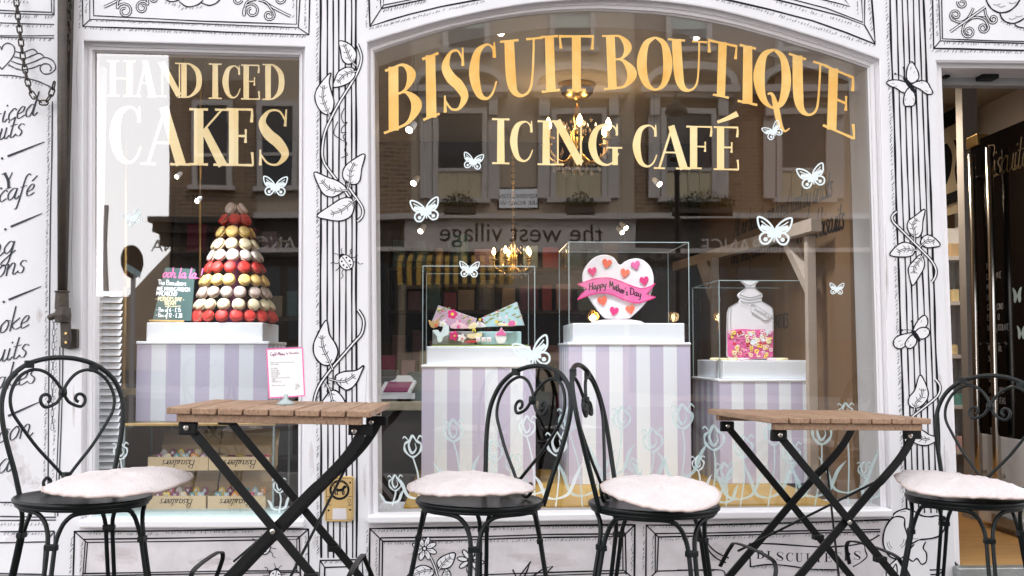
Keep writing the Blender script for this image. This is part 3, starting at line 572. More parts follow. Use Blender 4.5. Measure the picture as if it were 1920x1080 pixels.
painted_butterfly(pil2, (1640, 100, 3.857), [[(85, 210), (130, 192), (200, 200), (252, 232), (215, 286), (150, 250), (115, 238)], [(265, 60), (235, 110), (232, 185), (260, 215), (305, 200), (320, 160), (298, 100)],
    [(268, 228), (320, 200), (375, 205), (402, 245), (420, 287), (380, 296), (325, 258)], [(245, 250), (215, 300), (212, 372), (250, 384), (290, 368), (292, 300), (265, 262)]], [(210, 175), (298, 285)], [(148, 148), (210, 103)])
painted_butterfly(pil2, (1640, 570, 3.724), [[(130, 270), (155, 228), (225, 205), (265, 205), (240, 260), (195, 308), (150, 306)], [(270, 190), (292, 130), (340, 80), (368, 100), (366, 150), (330, 172)],
    [(280, 200), (322, 165), (375, 172), (378, 218), (330, 246), (298, 225)], [(212, 275), (262, 216), (295, 255), (272, 300), (235, 310)]], [(262, 185), (317, 262)], [(190, 183), (260, 120)])
k = Ink(-.0024).zoom(1640, 370, 4.69)
k.double([(195, 125), (155, 165), (162, 212), (205, 258), (320, 372), (400, 452), (490, 545), (538, 630), (532, 700), (502, 745)], 6.4, 1.9)
k.leaf([(440, 105), (350, 168), (297, 208), (288, 275), (330, 340), (380, 353), (416, 305), (424, 215)], [(372, 188), (335, 240), (350, 300), (352, 392)])
k.leaf([(577, 420), (530, 360), (470, 330), (422, 352), (402, 405), (450, 440), (515, 440)], [(530, 390), (470, 378), (430, 405), (395, 438)])
k.leaf([(133, 505), (200, 422), (260, 395), (325, 412), (358, 450), (330, 510), (240, 525)], [(200, 482), (270, 455), (320, 462), (375, 465)])
k.leaf([(335, 775), (305, 695), (298, 620), (340, 560), (400, 505), (432, 540), (436, 610), (402, 680)], [(345, 670), (352, 610), (390, 560), (425, 505)])
k.zoom(1640, 570, 3.724)
k.double([(425, 525), (457, 575), (440, 640), (360, 710), (260, 790), (215, 850), (260, 900)], 6.4, 1.9)
k.leaf([(318, 495), (280, 600), (242, 650), (238, 700), (275, 727), (330, 710), (370, 655), (368, 590)], [(335, 590), (325, 650), (290, 690), (272, 760)])
k.leaf([(445, 940), (380, 912), (330, 880), (270, 870), (250, 940), (300, 980), (372, 986)], [(270, 880), (300, 925), (345, 945), (385, 940)])
k.build('painted_vine', parent=pil2)
# fascia panels
def border(par, loops, lw, hatch=(), nm='painted_moulding', Y=-.0015, extra=None, z=None):
    k = Ink(Y)
    if z: k.zoom(*z)
    for l, w_ in zip(loops, lw): k.L(l, w_, sm=False, jit=.16)
    for a, b, an in hatch: k.hatch(a, b, 6, 5.5, an, 1.2)
    if extra: extra(k)
    return k.build(nm, ('ink', 'white', 'inkl'), par)
def ex1(k):
    sp = lambda cx, cy, r, a0, tn, tail=(): k.spiral(cx, cy, r, r * .3, a0, tn, 5, 1.7, tail)
    k.double([(230, 55), (300, 22), (370, -15)], 5.5, 1.6); k.double([(1690, 128), (1560, 62), (1440, -15)], 5.5, 1.6)
    sp(392, 85, 62, 200, 1.25, [(352, -30), (336, 20)]); sp(528, 58, 52, 330, -1.25, [(560, -40)]); sp(1390, 88, 62, -20, 1.2, [(1330, -10), (1480, 5)]) if 0 else sp(1385, 85, 66, 150, 1.3, [(1420, -5), (1345, 20)]); sp(1520, 118, 46, 300, 1.2, [(1440, 0), (1500, 20)])
    sp(625, -15, 32, 160, -.6); sp(1270, -5, 40, 10, .6); sp(1600, -10, 48, 0, .5)
    for q in ([(700, -10), (750, 12), (800, 5), (830, -12)], [(818, 12), (880, 52), (960, 38), (1005, 0)], [(990, 20), (1050, 42), (1105, 25), (1140, -8)]): k.L(q, 2.3)
    k.hatch((700, 25), (830, 65), 6, 6, -50); k.hatch((830, 75), (1000, 65), 6, 6, -50)
border(shop, [[(60, -30), (64, 207), (700, 228), (1200, 252), (1833, 272), (1840, -30)], [(118, -30), (118, 150), (1750, 216), (1764, -30)], [(146, -30), (149, 122), (1000, 165), (1736, 189), (1738, -30)], [(64, 207), (120, 152)], [(1833, 272), (1750, 216)]], [2.7, 2.2, 2, 2.2, 2.2],
       [((120, 165), (1740, 235), -60), ((75, 228), (1820, 295), -60), ((38, 10), (34, 230), -60), ((85, 5), (85, 130), -60), ((1705, 5), (1705, 160), -60), ((1800, 10), (1800, 240), -60)], extra=ex1, z=(140, 0, 4.174))
border(shop, [[(45, -30), (52, 190), (190, 145), (335, 103), (560, 48), (880, -12)], [(125, -30), (132, 62), (300, 26), (470, -10)], [(148, -30), (150, 36), (330, 0), (380, -10)], [(52, 190), (150, 36)]], [3, 2.5, 2, 2.3], [((30, 10), (22, 220), -60), ((40, 215), (600, 75), -50), ((600, 75), (900, 10), -50), ((140, 90), (470, 15), -60), ((100, 5), (100, 70), -60)], z=(680, 0, 3.84))
border(shop, [[(740, -12), (1080, 66), (1400, 150), (1640, 235), (1848, 318), (1820, -30)], [(1100, -12), (1400, 62), (1600, 115), (1770, 180), (1772, -30)], [(1230, -10), (1500, 60), (1758, 160), (1748, -30)], [(1440, -10), (1560, 18), (1665, 46), (1625, -8)], [(1848, 318), (1770, 180)]], [3.2, 2.6, 2, 2, 2.3],
       [((650, -8), (1000, 75), -50), ((1000, 75), (1840, 340), -50), ((1130, 20), (1740, 200), -60), ((1795, 10), (1820, 240), -60), ((1715, 10), (1720, 120), -60), ((1500, 25), (1650, 70), -60)], z=(1160, 0, 3.84))
def ex2(k):
    sp = lambda cx, cy, r, a0, tn, tail=(): k.spiral(cx, cy, r, r * .3, a0, tn, 5, 1.7, tail)
    sp(1190, 400, 78, 190, -1.3, [(1400, 225), (1250, 225), (1140, 300)]); sp(1375, 350, 66, -10, 1.2, [(1290, 215), (1390, 250)]); sp(1025, 190, 70, 120, 1.2, [(1250, 100), (1180, 230), (1080, 280)]); sp(1500, 240, 58, 170, -1.2, [(1390, 90), (1410, 190)]); sp(1110, 40, 62, 200, -1)
    k.double([(960, 400), (1190, 238), (1400, 88)], 5.5, 1.6)
    for q, w_ in (([(1410, -10), (1440, 60), (1500, 125), (1590, 160), (1700, 140), (1790, 70), (1840, -10)], 2.8), ([(1585, 170), (1610, 230), (1670, 280), (1760, 295), (1850, 260), (1960, 190)], 2.8), ([(1770, 305), (1820, 340), (1960, 360)], 2.4)): k.L(q, w_)
    for q in ((1500, 50), (1560, 75), (1700, 30), (1700, 230), (1780, 200)): k.L([q, (q[0] + 40, q[1] + 14), (q[0] + 95, q[1] - 4)], 1, 2)
    k.hatch((1590, 280), (1900, 400), 6, 6, -50)
border(shop, [[(732, -30), (740, 300), (748, 612), (1100, 618), (1500, 632), (1990, 640)], [(812, -30), (832, 516), (1400, 535), (1990, 550)], [(848, -30), (858, 490), (1500, 515), (1990, 525)], [(748, 612), (832, 516)]], [3, 2.3, 2, 2.4], [((700, 10), (700, 640), -60), ((720, 660), (1950, 680), -60), ((860, 555), (1950, 590), -70), ((785, 10), (785, 490), -60)], extra=ex2, z=(1640, 0, 6.75))
# left board: words, hearts and wings
k = Ink().zoom(0, 0, 5.4)
for a, b, w_ in (((-20, 102), (525, 124), 2.2), ((-20, 130), (548, 150), 2.2), ((-20, 230), (548, 247), 2.2), ((-20, 360), (548, 360), 1.8), ((-20, 374), (548, 385), 1.8), ((520, -20), (522, 122), 2), ((546, -20), (546, 148), 2), ((522, 122), (548, 150), 1.8)): k.L([a, ((a[0] + b[0]) / 2, (a[1] + b[1]) / 2 + 2), b], w_)
for q in ([(15, 505), (32, 460), (80, 437), (135, 465), (148, 525), (112, 600), (18, 702)], [(15, 505), (0, 470), (-40, 450)], [(18, 702), (-40, 630)], [(150, 520), (230, 532), (330, 497), (382, 537)], [(140, 575), (245, 592), (330, 560), (400, 540), (452, 580)],
          [(115, 620), (235, 655), (350, 622), (450, 582), (535, 615), (562, 690), (510, 742), (440, 745), (405, 695), (432, 650), (490, 650), (520, 692), (502, 720)], [(80, 655), (200, 706), (310, 692), (412, 655)], [(-20, 760), (150, 768), (350, 812), (450, 850), (520, 885)]): k.L(q, 2.2)
for a, b in (((-10, 30), (300, 30)), ((0, 170), (540, 190)), ((0, 265), (540, 280)), ((0, 400), (540, 420)), ((20, 790), (260, 800)), ((270, 820), (510, 900)), ((70, 670), (200, 720))): k.hatch(a, b, 6, 6.5, -60)
k.T = None
k.L([(98, 190), (97, 300), (94.5, 400), (92.5, 600), (91, 760), (90, 912)], 2.4); k.L([(118, 650), (116, 760), (108, 968)], 2.3); k.L([(112, 650), (111, 760), (103, 968)], 1.8)
k.hatch((90, 200), (86, 480), 6, 5, -50); k.hatch((86, 480), (82, 900), 6, 5, -50); k.hatch((106, 560), (98, 900), 5, 6, -50)
for a, b in (((-10, 942), (60, 942)), ((-10, 968), (105, 970)), ((-10, 976), (105, 975)), ((-10, 997), (102, 996)), ((-10, 1018), (85, 1016)), ((102, 996), (85, 1018)), ((102, 996), (98, 1090)), ((88, 1020), (84, 1090)), ((83, 1024), (80, 1075)), ((-10, 1075), (84, 1077))): k.L([a, ((a[0] + b[0]) / 2, (a[1] + b[1]) / 2), b], 2.5)
for a, b in (((0, 985), (100, 985)), ((0, 948), (60, 950)), ((0, 1003), (95, 1003))): k.hatch(a, b, 6, 6, -60)
k.build('painted_moulding', ('inkg', 'white', 'inkl'), shop)
k = Ink(-.0020)
for s_, x, y, em in (('hand-iced', 66, 216, 43), ('biscuits', 42, 253, 43), ('icing café', 62, 366, 42), ('icing', 26, 474, 46), ('lessons', 46, 510, 45), ('bespoke', 52, 614, 45), ('biscuits', 50, 668, 46), ('& cakes', 66, 717, 48), ('afternoon', 58, 818, 50), ('tea', 18, 884, 50)):
    text(k, s_, x, y, em, -.22, .22, 2.25, 'r', contrast=.65, sp=.92)
for x, y, s_ in ((-52, 372, 'D'), (-22, 365, 'I'), (2, 350, 'Y')): pass
glyph_Y = [[(8, 324, 5), (15, 338, 5.5), (16, 352, 5)], [(23, 323, 2), (19, 332, 2), (15, 338, 2)], [(3, 327, 1.5), (12, 324, 1.5)], [(11, 354, 1.5), (21, 351, 1.5)]]
for q in glyph_Y: k.S(q)
k.dot(2, 353, 2.2)
for a, b, d in (((14, 293), (83, 266), (4, 297)), ((20, 425), (79, 400), (10, 430)), ((16, 562), (77, 537), (7, 566)), ((15, 780), (75, 753), (-5, 780))): k.S([(*a, 4), ((a[0] + b[0]) / 2, (a[1] + b[1]) / 2, 3.4), (*b, 1.5)]); k.dot(*d, 2.4)
k.build('lettering', ('inkg', 'white', 'inkl'), shop)
# stall riser drawings
border(ris1, [[(28, 560), (40, 152), (600, 150), (1200, 140), (1500, 132), (1872, 134), (1872, 560)], [(108, 214), (700, 206), (1300, 196), (1800, 192), (1808, 520)], [(138, 238), (800, 230), (1780, 214), (1780, 470)], [(40, 152), (136, 238)], [(1872, 134), (1780, 214)], [(125, 230), (103, 520)], [(142, 240), (122, 480)], [(100, 482), (700, 472), (1240, 462), (1790, 460)], [(90, 500), (800, 488), (1800, 472)]], [3.4, 2.6, 2.2, 2.4, 2.2, 2.2, 2.2, 2.4, 2.4],
       [((110, 175), (700, 180), -62), ((750, 170), (1440, 160), -62), ((1700, 155), (1850, 150), -62), ((15, 200), (0, 500), -60), ((95, 240), (80, 490), -60), ((1760, 330), (1760, 460), -60), ((1845, 190), (1845, 480), -60)], z=(130, 960, 4.174))
ladybird(ris1, 495, 1026, 13, R(4)); ladybird(ris1, 516, 1082, 13, R(12))
def ex3(k):
    for i in range(8):
        a = R(20 + 45 * i); c = (428 + 52 * cos(a), 290 + 50 * sin(a)); pet = [(c[0] + 36 * cos(t) * cos(a) - 18 * sin(t) * sin(a), c[1] + 36 * cos(t) * sin(a) + 18 * sin(t) * cos(a)) for t in [j * pi / 4 for j in range(8)]]
        k.fill(pet, 1); k.L(pet, 2, closed=True); k.L([(428 + 26 * cos(a), 290 + 25 * sin(a)), (428 + 48 * cos(a), 290 + 46 * sin(a))], 1)
        a2 = R(10 + 45 * i); c = (748 + 58 * cos(a2), 372 + 52 * sin(a2)); pet = [(c[0] + 36 * cos(t) * cos(a2) - 16 * sin(t) * sin(a2), c[1] + 36 * cos(t) * sin(a2) + 16 * sin(t) * cos(a2)) for t in [j * pi / 4 for j in range(8)]]
        k.fill(pet, 1); k.L(pet, 2.2, closed=True)
    k.dot(428, 290, 4, 0); k.dot(428, 290, 2.6, 1); k.dot(748, 372, 6, 0)
    k.double([(470, 350), (500, 420), (520, 490)], 5.5, 1.8); k.leaf([(640, 322), (570, 335), (518, 375), (525, 420), (580, 428), (620, 400)], [(610, 350), (560, 390), (520, 450)], 2.4)
    k.leaf([(310, 490), (360, 430), (420, 405), (480, 430), (490, 470), (430, 500)], [(340, 480), (420, 445), (490, 440)], 2.4); k.leaf([(550, 500), (560, 450), (580, 430), (605, 455), (610, 500)], [(580, 500), (582, 470), (580, 440)], 2)
    for q in ([(1038, 435), (1070, 500), (1110, 450), (1165, 378), (1140, 440), (1110, 500)], [(1180, 480), (1250, 430), (1318, 412), (1240, 490)]): k.L(q, 3, sm=False)
border(ris2, [[(44, 560), (50, 152), (700, 144), (1300, 130), (1884, 126), (1880, 560)], [(122, 216), (800, 208), (1300, 192), (1818, 188), (1824, 470)], [(140, 240), (600, 234), (1200, 214), (1800, 206), (1802, 440)], [(50, 152), (140, 240)], [(1884, 126), (1802, 206)], [(118, 222), (112, 560)], [(138, 238), (134, 520)], [(810, 472), (1300, 455), (1806, 440)], [(820, 490), (1400, 472), (1830, 458)], [(1806, 440), (1880, 500)]], [4, 2.8, 2.8, 2.6, 2.4, 2.4, 2.4, 2.6, 2.2, 2.2],
       [((80, 175), (1100, 160), -62), ((1100, 155), (1850, 148), -62), ((150, 262), (1790, 228), -62), ((26, 180), (22, 500), -60), ((92, 240), (88, 490), -60), ((1860, 160), (1858, 460), -60), ((1775, 250), (1780, 430), -60)], extra=ex3, z=(680, 950, 3.692))
def ex4(k):
    k.fill([(815, 262), (1000, 268), (1250, 285), (1480, 280), (1640, 250), (1625, 330), (1640, 390), (1560, 440), (1250, 445), (950, 412), (818, 425)], 3)
    for q, w_ in (([(835, 260), (1000, 264), (1300, 284), (1500, 276), (1640, 248), (1728, 200)], 3), ([(812, 255), (814, 340), (818, 428)], 3), ([(818, 425), (950, 408), (1100, 420), (1250, 442), (1440, 446)], 2.8), ([(1620, 262), (1628, 310), (1640, 350), (1600, 390), (1540, 425)], 2.2), ([(490, 220), (540, 290), (600, 335), (665, 362)], 2.6), ([(492, 258), (540, 330), (590, 372), (645, 395)], 2.6), ([(300, 448), (500, 445), (620, 450), (640, 490)], 2.2)): k.L(q, w_)
    k.hatch((825, 438), (1040, 430), 6, 5, -60); k.hatch((1180, 455), (1480, 470), 6, 5, -60)
    T, k.T = k.T, None
    for i, ch in enumerate('BISCUITEERS'):
        x0 = 1418 + i * 18.1 + (1 if i > 1 else 0); wd = 10 if ch == 'I' else 14.5; dy = 6.5 * sin(pi * min(1, i / 11)); glyph(k, ch, (x0, 1031 + dy), (x0 + wd, 1031.5 + dy), (x0 + wd, 1048 + dy), (x0, 1047.5 + dy), 0, 1.15)
    k.T = T
border(ris2, [[(78, 560), (82, 130), (500, 130), (900, 120), (1400, 106), (1800, 92)], [(145, 190), (500, 186), (1100, 172), (1735, 160)], [(165, 214), (600, 204), (1200, 188), (1735, 176)], [(82, 130), (165, 212)], [(146, 196), (145, 470)], [(168, 214), (158, 452)], [(155, 455), (400, 448), (560, 450)], [(120, 490), (160, 452)]], [3.4, 2.6, 2.6, 2.4, 2.4, 2.4, 2.4, 2.2],
       [((110, 150), (1000, 140), -62), ((1000, 130), (1730, 115), -62), ((180, 240), (1100, 215), -62), ((1200, 215), (1720, 195), -62), ((60, 160), (55, 480), -60), ((125, 210), (118, 470), -60)], extra=ex4, z=(1190, 950, 3.765)) if 0 else None
k = Ink(); k.zoom(1190, 950, 3.765)
for l, w_ in (([(78, 560), (82, 130), (500, 130), (900, 120), (1400, 106), (1800, 92)], 3.4), ([(145, 190), (500, 186), (1100, 172), (1735, 160)], 2.6), ([(165, 214), (600, 204), (1200, 188), (1735, 176)], 2.6), ([(82, 130), (165, 212)], 2.4), ([(146, 196), (145, 470)], 2.4), ([(168, 214), (158, 452)], 2.4), ([(155, 455), (400, 448), (560, 450)], 2.4), ([(120, 490), (160, 452)], 2.2)): k.L(l, w_, sm=False)
for a, b in (((110, 150), (1000, 140)), ((1000, 130), (1730, 115)), ((180, 240), (1100, 215)), ((1200, 215), (1720, 195)), ((60, 160), (55, 480)), ((125, 210), (118, 470))): k.hatch(a, b, 6, 5.5, -62, 1.2)
ex4(k); k.build('painted_banner', ('ink', 'white', 'inkl', 'base'), ris2)
k = Ink(-.0024).zoom(1380, 920, 4.364)
k.fill([(1400, 560), (1300, 560), (1230, 640), (1225, 760), (1560, 760), (1560, 600)], 1)
k.L([(1310, 562), (1240, 630), (1228, 700), (1232, 760)], 2.6); k.L([(1230, 660), (1280, 640), (1310, 600), (1316, 690), (1262, 690)], 2.4); k.L([(1262, 640), (1304, 690)], 2)
head = [(1282, 205), (1375, 150), (1450, 166), (1520, 205), (1590, 214), (1650, 206), (1700, 240), (1706, 310), (1664, 368), (1600, 390), (1500, 404), (1425, 436), (1380, 420), (1300, 330)]
k.fill(head, 1); k.L(head, 3, closed=True)
k.fill([(1458, 440), (1420, 488), (1412, 550), (1448, 578), (1482, 556), (1520, 602), (1556, 582), (1556, 510), (1532, 470), (1552, 420), (1500, 408)], 1)
k.L([(1458, 440), (1422, 486), (1412, 548), (1446, 578), (1482, 556), (1518, 602), (1556, 580), (1558, 512), (1532, 470), (1552, 418)], 2.8)
ear = [(1375, 225), (1300, 215), (1240, 270), (1205, 370), (1212, 460), (1258, 535), (1320, 560), (1382, 530), (1416, 460), (1404, 370), (1380, 290)]
k.fill(ear, 1); k.L(ear, 3, closed=True); k.dot(1465, 240, 2.6); k.dot(1690, 235, 8, 0, 7)
for q in ([(1235, 420), (1245, 460), (1270, 485)], [(1250, 415), (1260, 450), (1280, 470)], [(1390, 400), (1380, 440), (1350, 470)], [(1375, 395), (1365, 430), (1342, 455)], [(1345, 175), (1370, 168), (1392, 172)], [(1435, 385), (1460, 395), (1490, 392)]): k.L(q, 1.3, 2)
k.build('painted_dog', parent=pil2)
k = Ink(-.0016).zoom(1380, 920, 4.364)
for l in ([(1392, 760), (1395, 655), (1550, 650), (1705, 646), (1706, 760)], [(1395, 655), (1440, 690), (1660, 686), (1705, 646)]): k.L(l, 3, sm=False)
for x in (1470, 1500, 1550): k.L([(x, 585), (x, 650)], 2.6, sm=False)
k.build('painted_moulding', parent=pil2); k = Ink(-.0016)
for l in ([(598, 1095), (600, 1051), (679, 1049), (681, 1095)], [(600, 1051), (609, 1064), (671, 1062), (679, 1049)], [(608, 1095), (609, 1064)], [(671, 1095), (671, 1062)]): k.L(l, 2.8, sm=False)
k.hatch((606, 1056), (675, 1055), 5, 5, -60)
k.build('painted_moulding', parent=pil1)
# worn patches, drips and hairline cracks in the old paint
def wear(par, blobs, cracks, seed):
    rnd = random.Random(seed); k = Ink(-.0008)
    for x, y, rx, ry in blobs:
        for j in range(3):
            cx, cy2, f = x + rnd.uniform(-.5, .5) * rx, y + rnd.uniform(-.5, .5) * ry, rnd.uniform(.35, .8)
            k.fill([(cx + rx * f * cos(a) * rnd.uniform(.6, 1.15), cy2 + ry * f * sin(a) * rnd.uniform(.6, 1.15)) for a in [q * pi / 7 for q in range(14)]], 0)
    for q in cracks: k.L([(x + rnd.uniform(-1, 1), y) for x, y in q], .8, 1, taper=.7)
    k.build('paint_wear', ['stain', 'crack'], par)
wear(shop, [(42, 880, 26, 40), (20, 830, 14, 20), (60, 905, 16, 12), (75, 600, 10, 26), (30, 1010, 20, 10), (140, 760, 5, 60)], [[(100, 700), (99, 760), (101, 830)], [(136, 300), (137, 380), (135, 470), (136, 560)], [(146, 80), (144, 140), (146, 210)]], 1)
wear(pil1, [(586, 860, 6, 40), (684, 900, 4, 50), (640, 985, 18, 7), (590, 1020, 8, 20)], [[(687, 690), (686, 760), (688, 830)], [(640, 980), (644, 1000), (641, 1020)]], 2)
wear(pil2, [(1690, 900, 8, 40), (1768, 880, 10, 50), (1760, 700, 6, 40), (1664, 500, 5, 60), (1775, 1010, 8, 26)], [[(1660, 420), (1663, 520), (1662, 600)], [(1770, 820), (1773, 900), (1778, 990)], [(1738, 300), (1741, 380)]], 3)
wear(ris1, [(240, 1040, 60, 16), (400, 1050, 50, 14), (360, 985, 60, 3), (540, 1040, 10, 20)], [[(170, 988), (260, 987), (330, 989)]], 4)
wear(ris2, [(800, 1040, 60, 16), (1000, 1050, 70, 14), (1150, 1020, 20, 26), (1330, 1040, 40, 20), (1600, 1000, 30, 10), (900, 982, 90, 3), (1380, 976, 80, 3)], [[(1190, 985), (1192, 1030), (1190, 1080)], [(720, 984), (820, 983)]], 5)
# ---------------------------------------------------------------- doorway, open door and floor
m = MB(); q0 = [(1753, 112), (2060, 116), (2060, 1300), (1790, 1050)]
for ptsA, ptsB in ((((1753, 112), (1790, 1052)), ((1765, 127), (1800, 1062))), ):
    m.loft([[P(*p, 0) for p in ptsA], [P(*p, .006) for p in lerp(ptsA, ptsB, .25)], [P(*p, .03) for p in lerp(ptsA, ptsB, .3)], [P(*p, .035) for p in ptsB], [P(*ptsB[0], .035) + V((0, .12, 0)), P(*ptsB[1], .035) + V((0, .12, 0))]], closed=False)
tA, tB = ((1753, 112), (2060, 116)), ((1765, 127), (2060, 130))
m.loft([[P(*p, 0) for p in tA], [P(*p, .006) for p in lerp(tA, tB, .3)], [P(*p, .03) for p in lerp(tA, tB, .45)], [P(*p, .035) for p in tB], [P(*p, .035) + V((0, .2, 0)) for p in tB]], closed=False)
m.build('door_frame', 'frame', shop)
zf = P(1850, 1062).z
dx = P(1800, 500, 0).x
m = MB().box((dx - .01, .02, zf - .05), (3.4, 2.6, zf)); m.build('shop_floor', 'wood', shop)
MB().box((dx - .06, -.05, zf - .06), (3.2, .019, zf + .003)).build('threshold', 'alu', shop, bevel=.004)
# head closer bar above the door
a, b = P(1764, 132, .2), P(2050, 139, .2)
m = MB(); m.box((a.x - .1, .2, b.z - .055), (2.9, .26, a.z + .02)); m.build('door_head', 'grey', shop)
m = MB(); m.bar(P(1700, 134, .18), P(2050, 141, .18), .02, .012); p = P(1848, 143, .18); m.box((p.x - .037, .13, p.z - .02), (p.x + .037, .2, p.z + .018)); p2 = P(1772, 143, .18); m.box((p2.x - .012, .15, p2.z - .012), (p2.x + .012, .19, p2.z + .015))
m.build('door_closer', 'steel', shop, bevel=.004)
door = thing('door', None, None); door.parent = shop
D0, D1 = P(1826, 265, 1.15), P(2000, 400, .25)      # free edge far, hinge side near
ax = V((D1.x - D0.x, D1.y - D0.y, 0)); dl = ax.length; ax.normalize(); nn = V((ax.y, -ax.x, 0)); nn = nn if nn.x < 0 or nn.y < 0 else -nn
ztop = P(1829, 268, 1.15).z
def dp(u, z, n=0): return V((D0.x, D0.y, 0)) + ax * u + nn * n + V((0, 0, z))
def dslab(u0, u1, z0, z1, n0, n1): return MB().prism([dp(u0, z0, n0), dp(u1, z0, n0), dp(u1, z0, n1), dp(u0, z0, n1)], (0, 0, z1 - z0))
zk = P(1835, 812, 1.12).z
M['doorblack'] = mat('black_door_glass', (.004, .004, .005), .12, spec=.35)
dslab(0, dl, zk, ztop, -.02, .02).build('door_panel', 'doorblack', door)
dslab(0, dl, zf + .02, zk, -.022, .022).build('kick_panel', 'wht', door, bevel=.004)
dslab(-.03, .1, ztop - .03, ztop + .03, -.03, .03).build('patch_fitting', 'brass', door, bevel=.004)
for u in (.10, .30):
    m = MB(); m.tube([dp(u, ztop - .08, .06), dp(u, .55, .06), dp(u, zf + .12, .06)], .019, 12)
    for z in (ztop - .2, .95, .3): m.tube([dp(u, z, .02), dp(u, z, .06)], .009, 8)
    m.build('handle', 'chrome', door, smooth=True)
k = Ink(0, lambda x, y, o: dp(x, y, .0205 + o))
text(k, 'Biscuiteers', .16, ztop - .22, .17, 0, .2, .008, flip=-1, sp=.8, contrast=.6)
k.build('lettering', 'dimgold', door)
k = Ink(0, lambda x, y, o: dp(x, y, .0205 + o))
for i, s_ in enumerate(['TEA', 'CHOCOLATE', 'MOCHA', 'LATTE', 'CAPPUCCINO', 'ESPRESSO', 'HOT CHOCOLATE', '', 'MILKSHAKE', 'SCONES', '', 'CAKE', 'LEMON AND', 'CREAM TEAS', '', '', 'THANK', 'YOU', 'PLEASE']): text(k, s_, .15, 1.33 - i * .052, .03, 0, 0, .0035, flip=-1)
k.build('menu_writing', 'grey', door)
def doorbf(u, z, wd):
    k = Ink(0, lambda x, y, o: dp(x, y, .021 + o))
    for sg in (-1, 1): k.fill([(u + sg * a * wd, z - b * wd * .9) for a, b in [(.02, -.05), (.2, -.35), (.5, -.5), (.4, -.05), (.4, .3), (.2, .4), (.03, .1)]])
    k.build('butterfly_decal', 'mint', door)
doorbf(.47, 1.18, .09); doorbf(.50, 1.0, .08)
p = P(1880, 915, .6)
MB().prism([dp(.2, zf + .03, .025), dp(.5, zf + .03, .025), dp(.5, zf + .03, .05), dp(.2, zf + .03, .05)], (0, 0, .05)).build('letter_plate', 'alu', door, bevel=.006)
def beam(name, loc, aim, e, par, ang=70, c=(.92, .95, 1)):
    l = bpy.data.lights.new(name, 'SPOT'); l.energy = e; l.color = c; l.spot_size = R(ang); l.spot_blend = 1; l.shadow_soft_size = .06
    o = bpy.data.objects.new(name, l); COL.objects.link(o); d = V(aim) - V(loc); o.rotation_euler = (-d).to_track_quat('Z', 'Y').to_euler(); o.location = wmat(par).inverted() @ V(loc); o.parent = par
# ---------------------------------------------------------------- shop interior
XL, XR, YB, ZC = P(150, 500, .1).x, 1.72, 3.5, 2.44
MB().box((XL - .1, .3, -.02), (XR, YB, .03)).build('shop_floor', 'dark', shop)
MB().box((XL - .1, .3, ZC), (3.4, YB, ZC + .1)).build('ceiling', 'ceil', shop)
MB().box((XL - .1, YB, 0), (XR + .1, YB + .1, ZC)).build('interior_wall', 'dark', shop)
MB().box((XL - .1, .14, 0), (XL, YB, ZC)).build('interior_wall', 'wall_in', shop)
MB().box((XR, .312, .0), (XR + .06, YB, ZC)).build('interior_wall', 'ochre', shop)
m = MB()      # inner face of the front wall round the big opening
arc = deep(WBI, .312); arc2 = [V((p.x, p.y, ZC)) for p in arc[:25]]
for i in range(24): m.face([arc[i], arc[i + 1], arc2[i + 1], arc2[i]])
xa, xb = P(560, 500, .1).x, arc[0].x
m.box((xa + .02, .3, 0), (xb - .002, .315, ZC)); m.build('interior_wall', 'wall_in', shop)
# writing on the long side wall
k = Ink(0, lambda x, y, o: V((XR - .002 - o, x, y)))
text(k, 'All our biscuits are hand-iced by artists', 2.45, 1.64, .135, 0, .3, .011, flip=-1, ux=-1, sp=.85)
k.build('wall_writing', 'ink', shop); k = Ink(0, lambda x, y, o: V((XR - .002 - o, x, y)))
text(k, 'Why send flowers when you can send biscuits', 2.55, 1.47, .135, 0, .3, .011, flip=-1, ux=-1, sp=.85)
text(k, 'ICING PARTIES', 1.75, 1.04, .075, 0, 0, .008, flip=-1, ux=-1)
k.build('wall_writing', 'ink', shop)
# white timber canopy against the side wall
t = thing('timber_canopy', 'pale timber canopy frame standing against the brown side wall inside the shop', 'canopy frame', (1.5, 1.2, .03))
for x, y in ((1.62, .62), (1.45, 1.9)): MB().box((x, y, .03), (x + .045, y + .045, 1.46)).build('post', 'timber', t, bevel=.004)
MB().bar((1.63, .5, 1.5), (1.47, 3.1, 1.5), .05, .06, up=(1, 0, 0)).build('beam', 'timber', t)
for x, y in ((1.655, .66), (1.485, 1.94)): MB().bar((x, y, 1.2), (x - .02, y + .3, 1.46), .05, .05, up=(1, 0, 0)).build('brace', 'timber', t)
MB().box((XR + .061, .025, 0), (dx - .10, 2.599, ZC)).build('interior_wall', 'wall_in', shop); MB().box((XR + .061, 2.6, 0), (3.4, 2.66, ZC)).build('interior_wall', 'wall_in', shop); MB().box((3.4, .02, 0), (3.46, 2.66, ZC)).build('interior_wall', 'wall_in', shop)
t = thing('timber_post', 'white square post inside the doorway beside the open black door', 'post', P(1814, 900, 1.3)); a, b = P(1811, 500, 1.3), P(1836, 500, 1.3)
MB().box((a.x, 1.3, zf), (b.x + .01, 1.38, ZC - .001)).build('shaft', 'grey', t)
MB().box((a.x - .012, 1.288, zf), (b.x + .022, 1.392, zf + .12)).build('plinth', 'grey', t)
t = thing('entrance_fill_lamp', 'round white fill lamp added out of view in the entrance behind the door head', 'lamp', (2.35, 1.5, ZC - .03))  # unseen lamp added to brighten the dark entrance
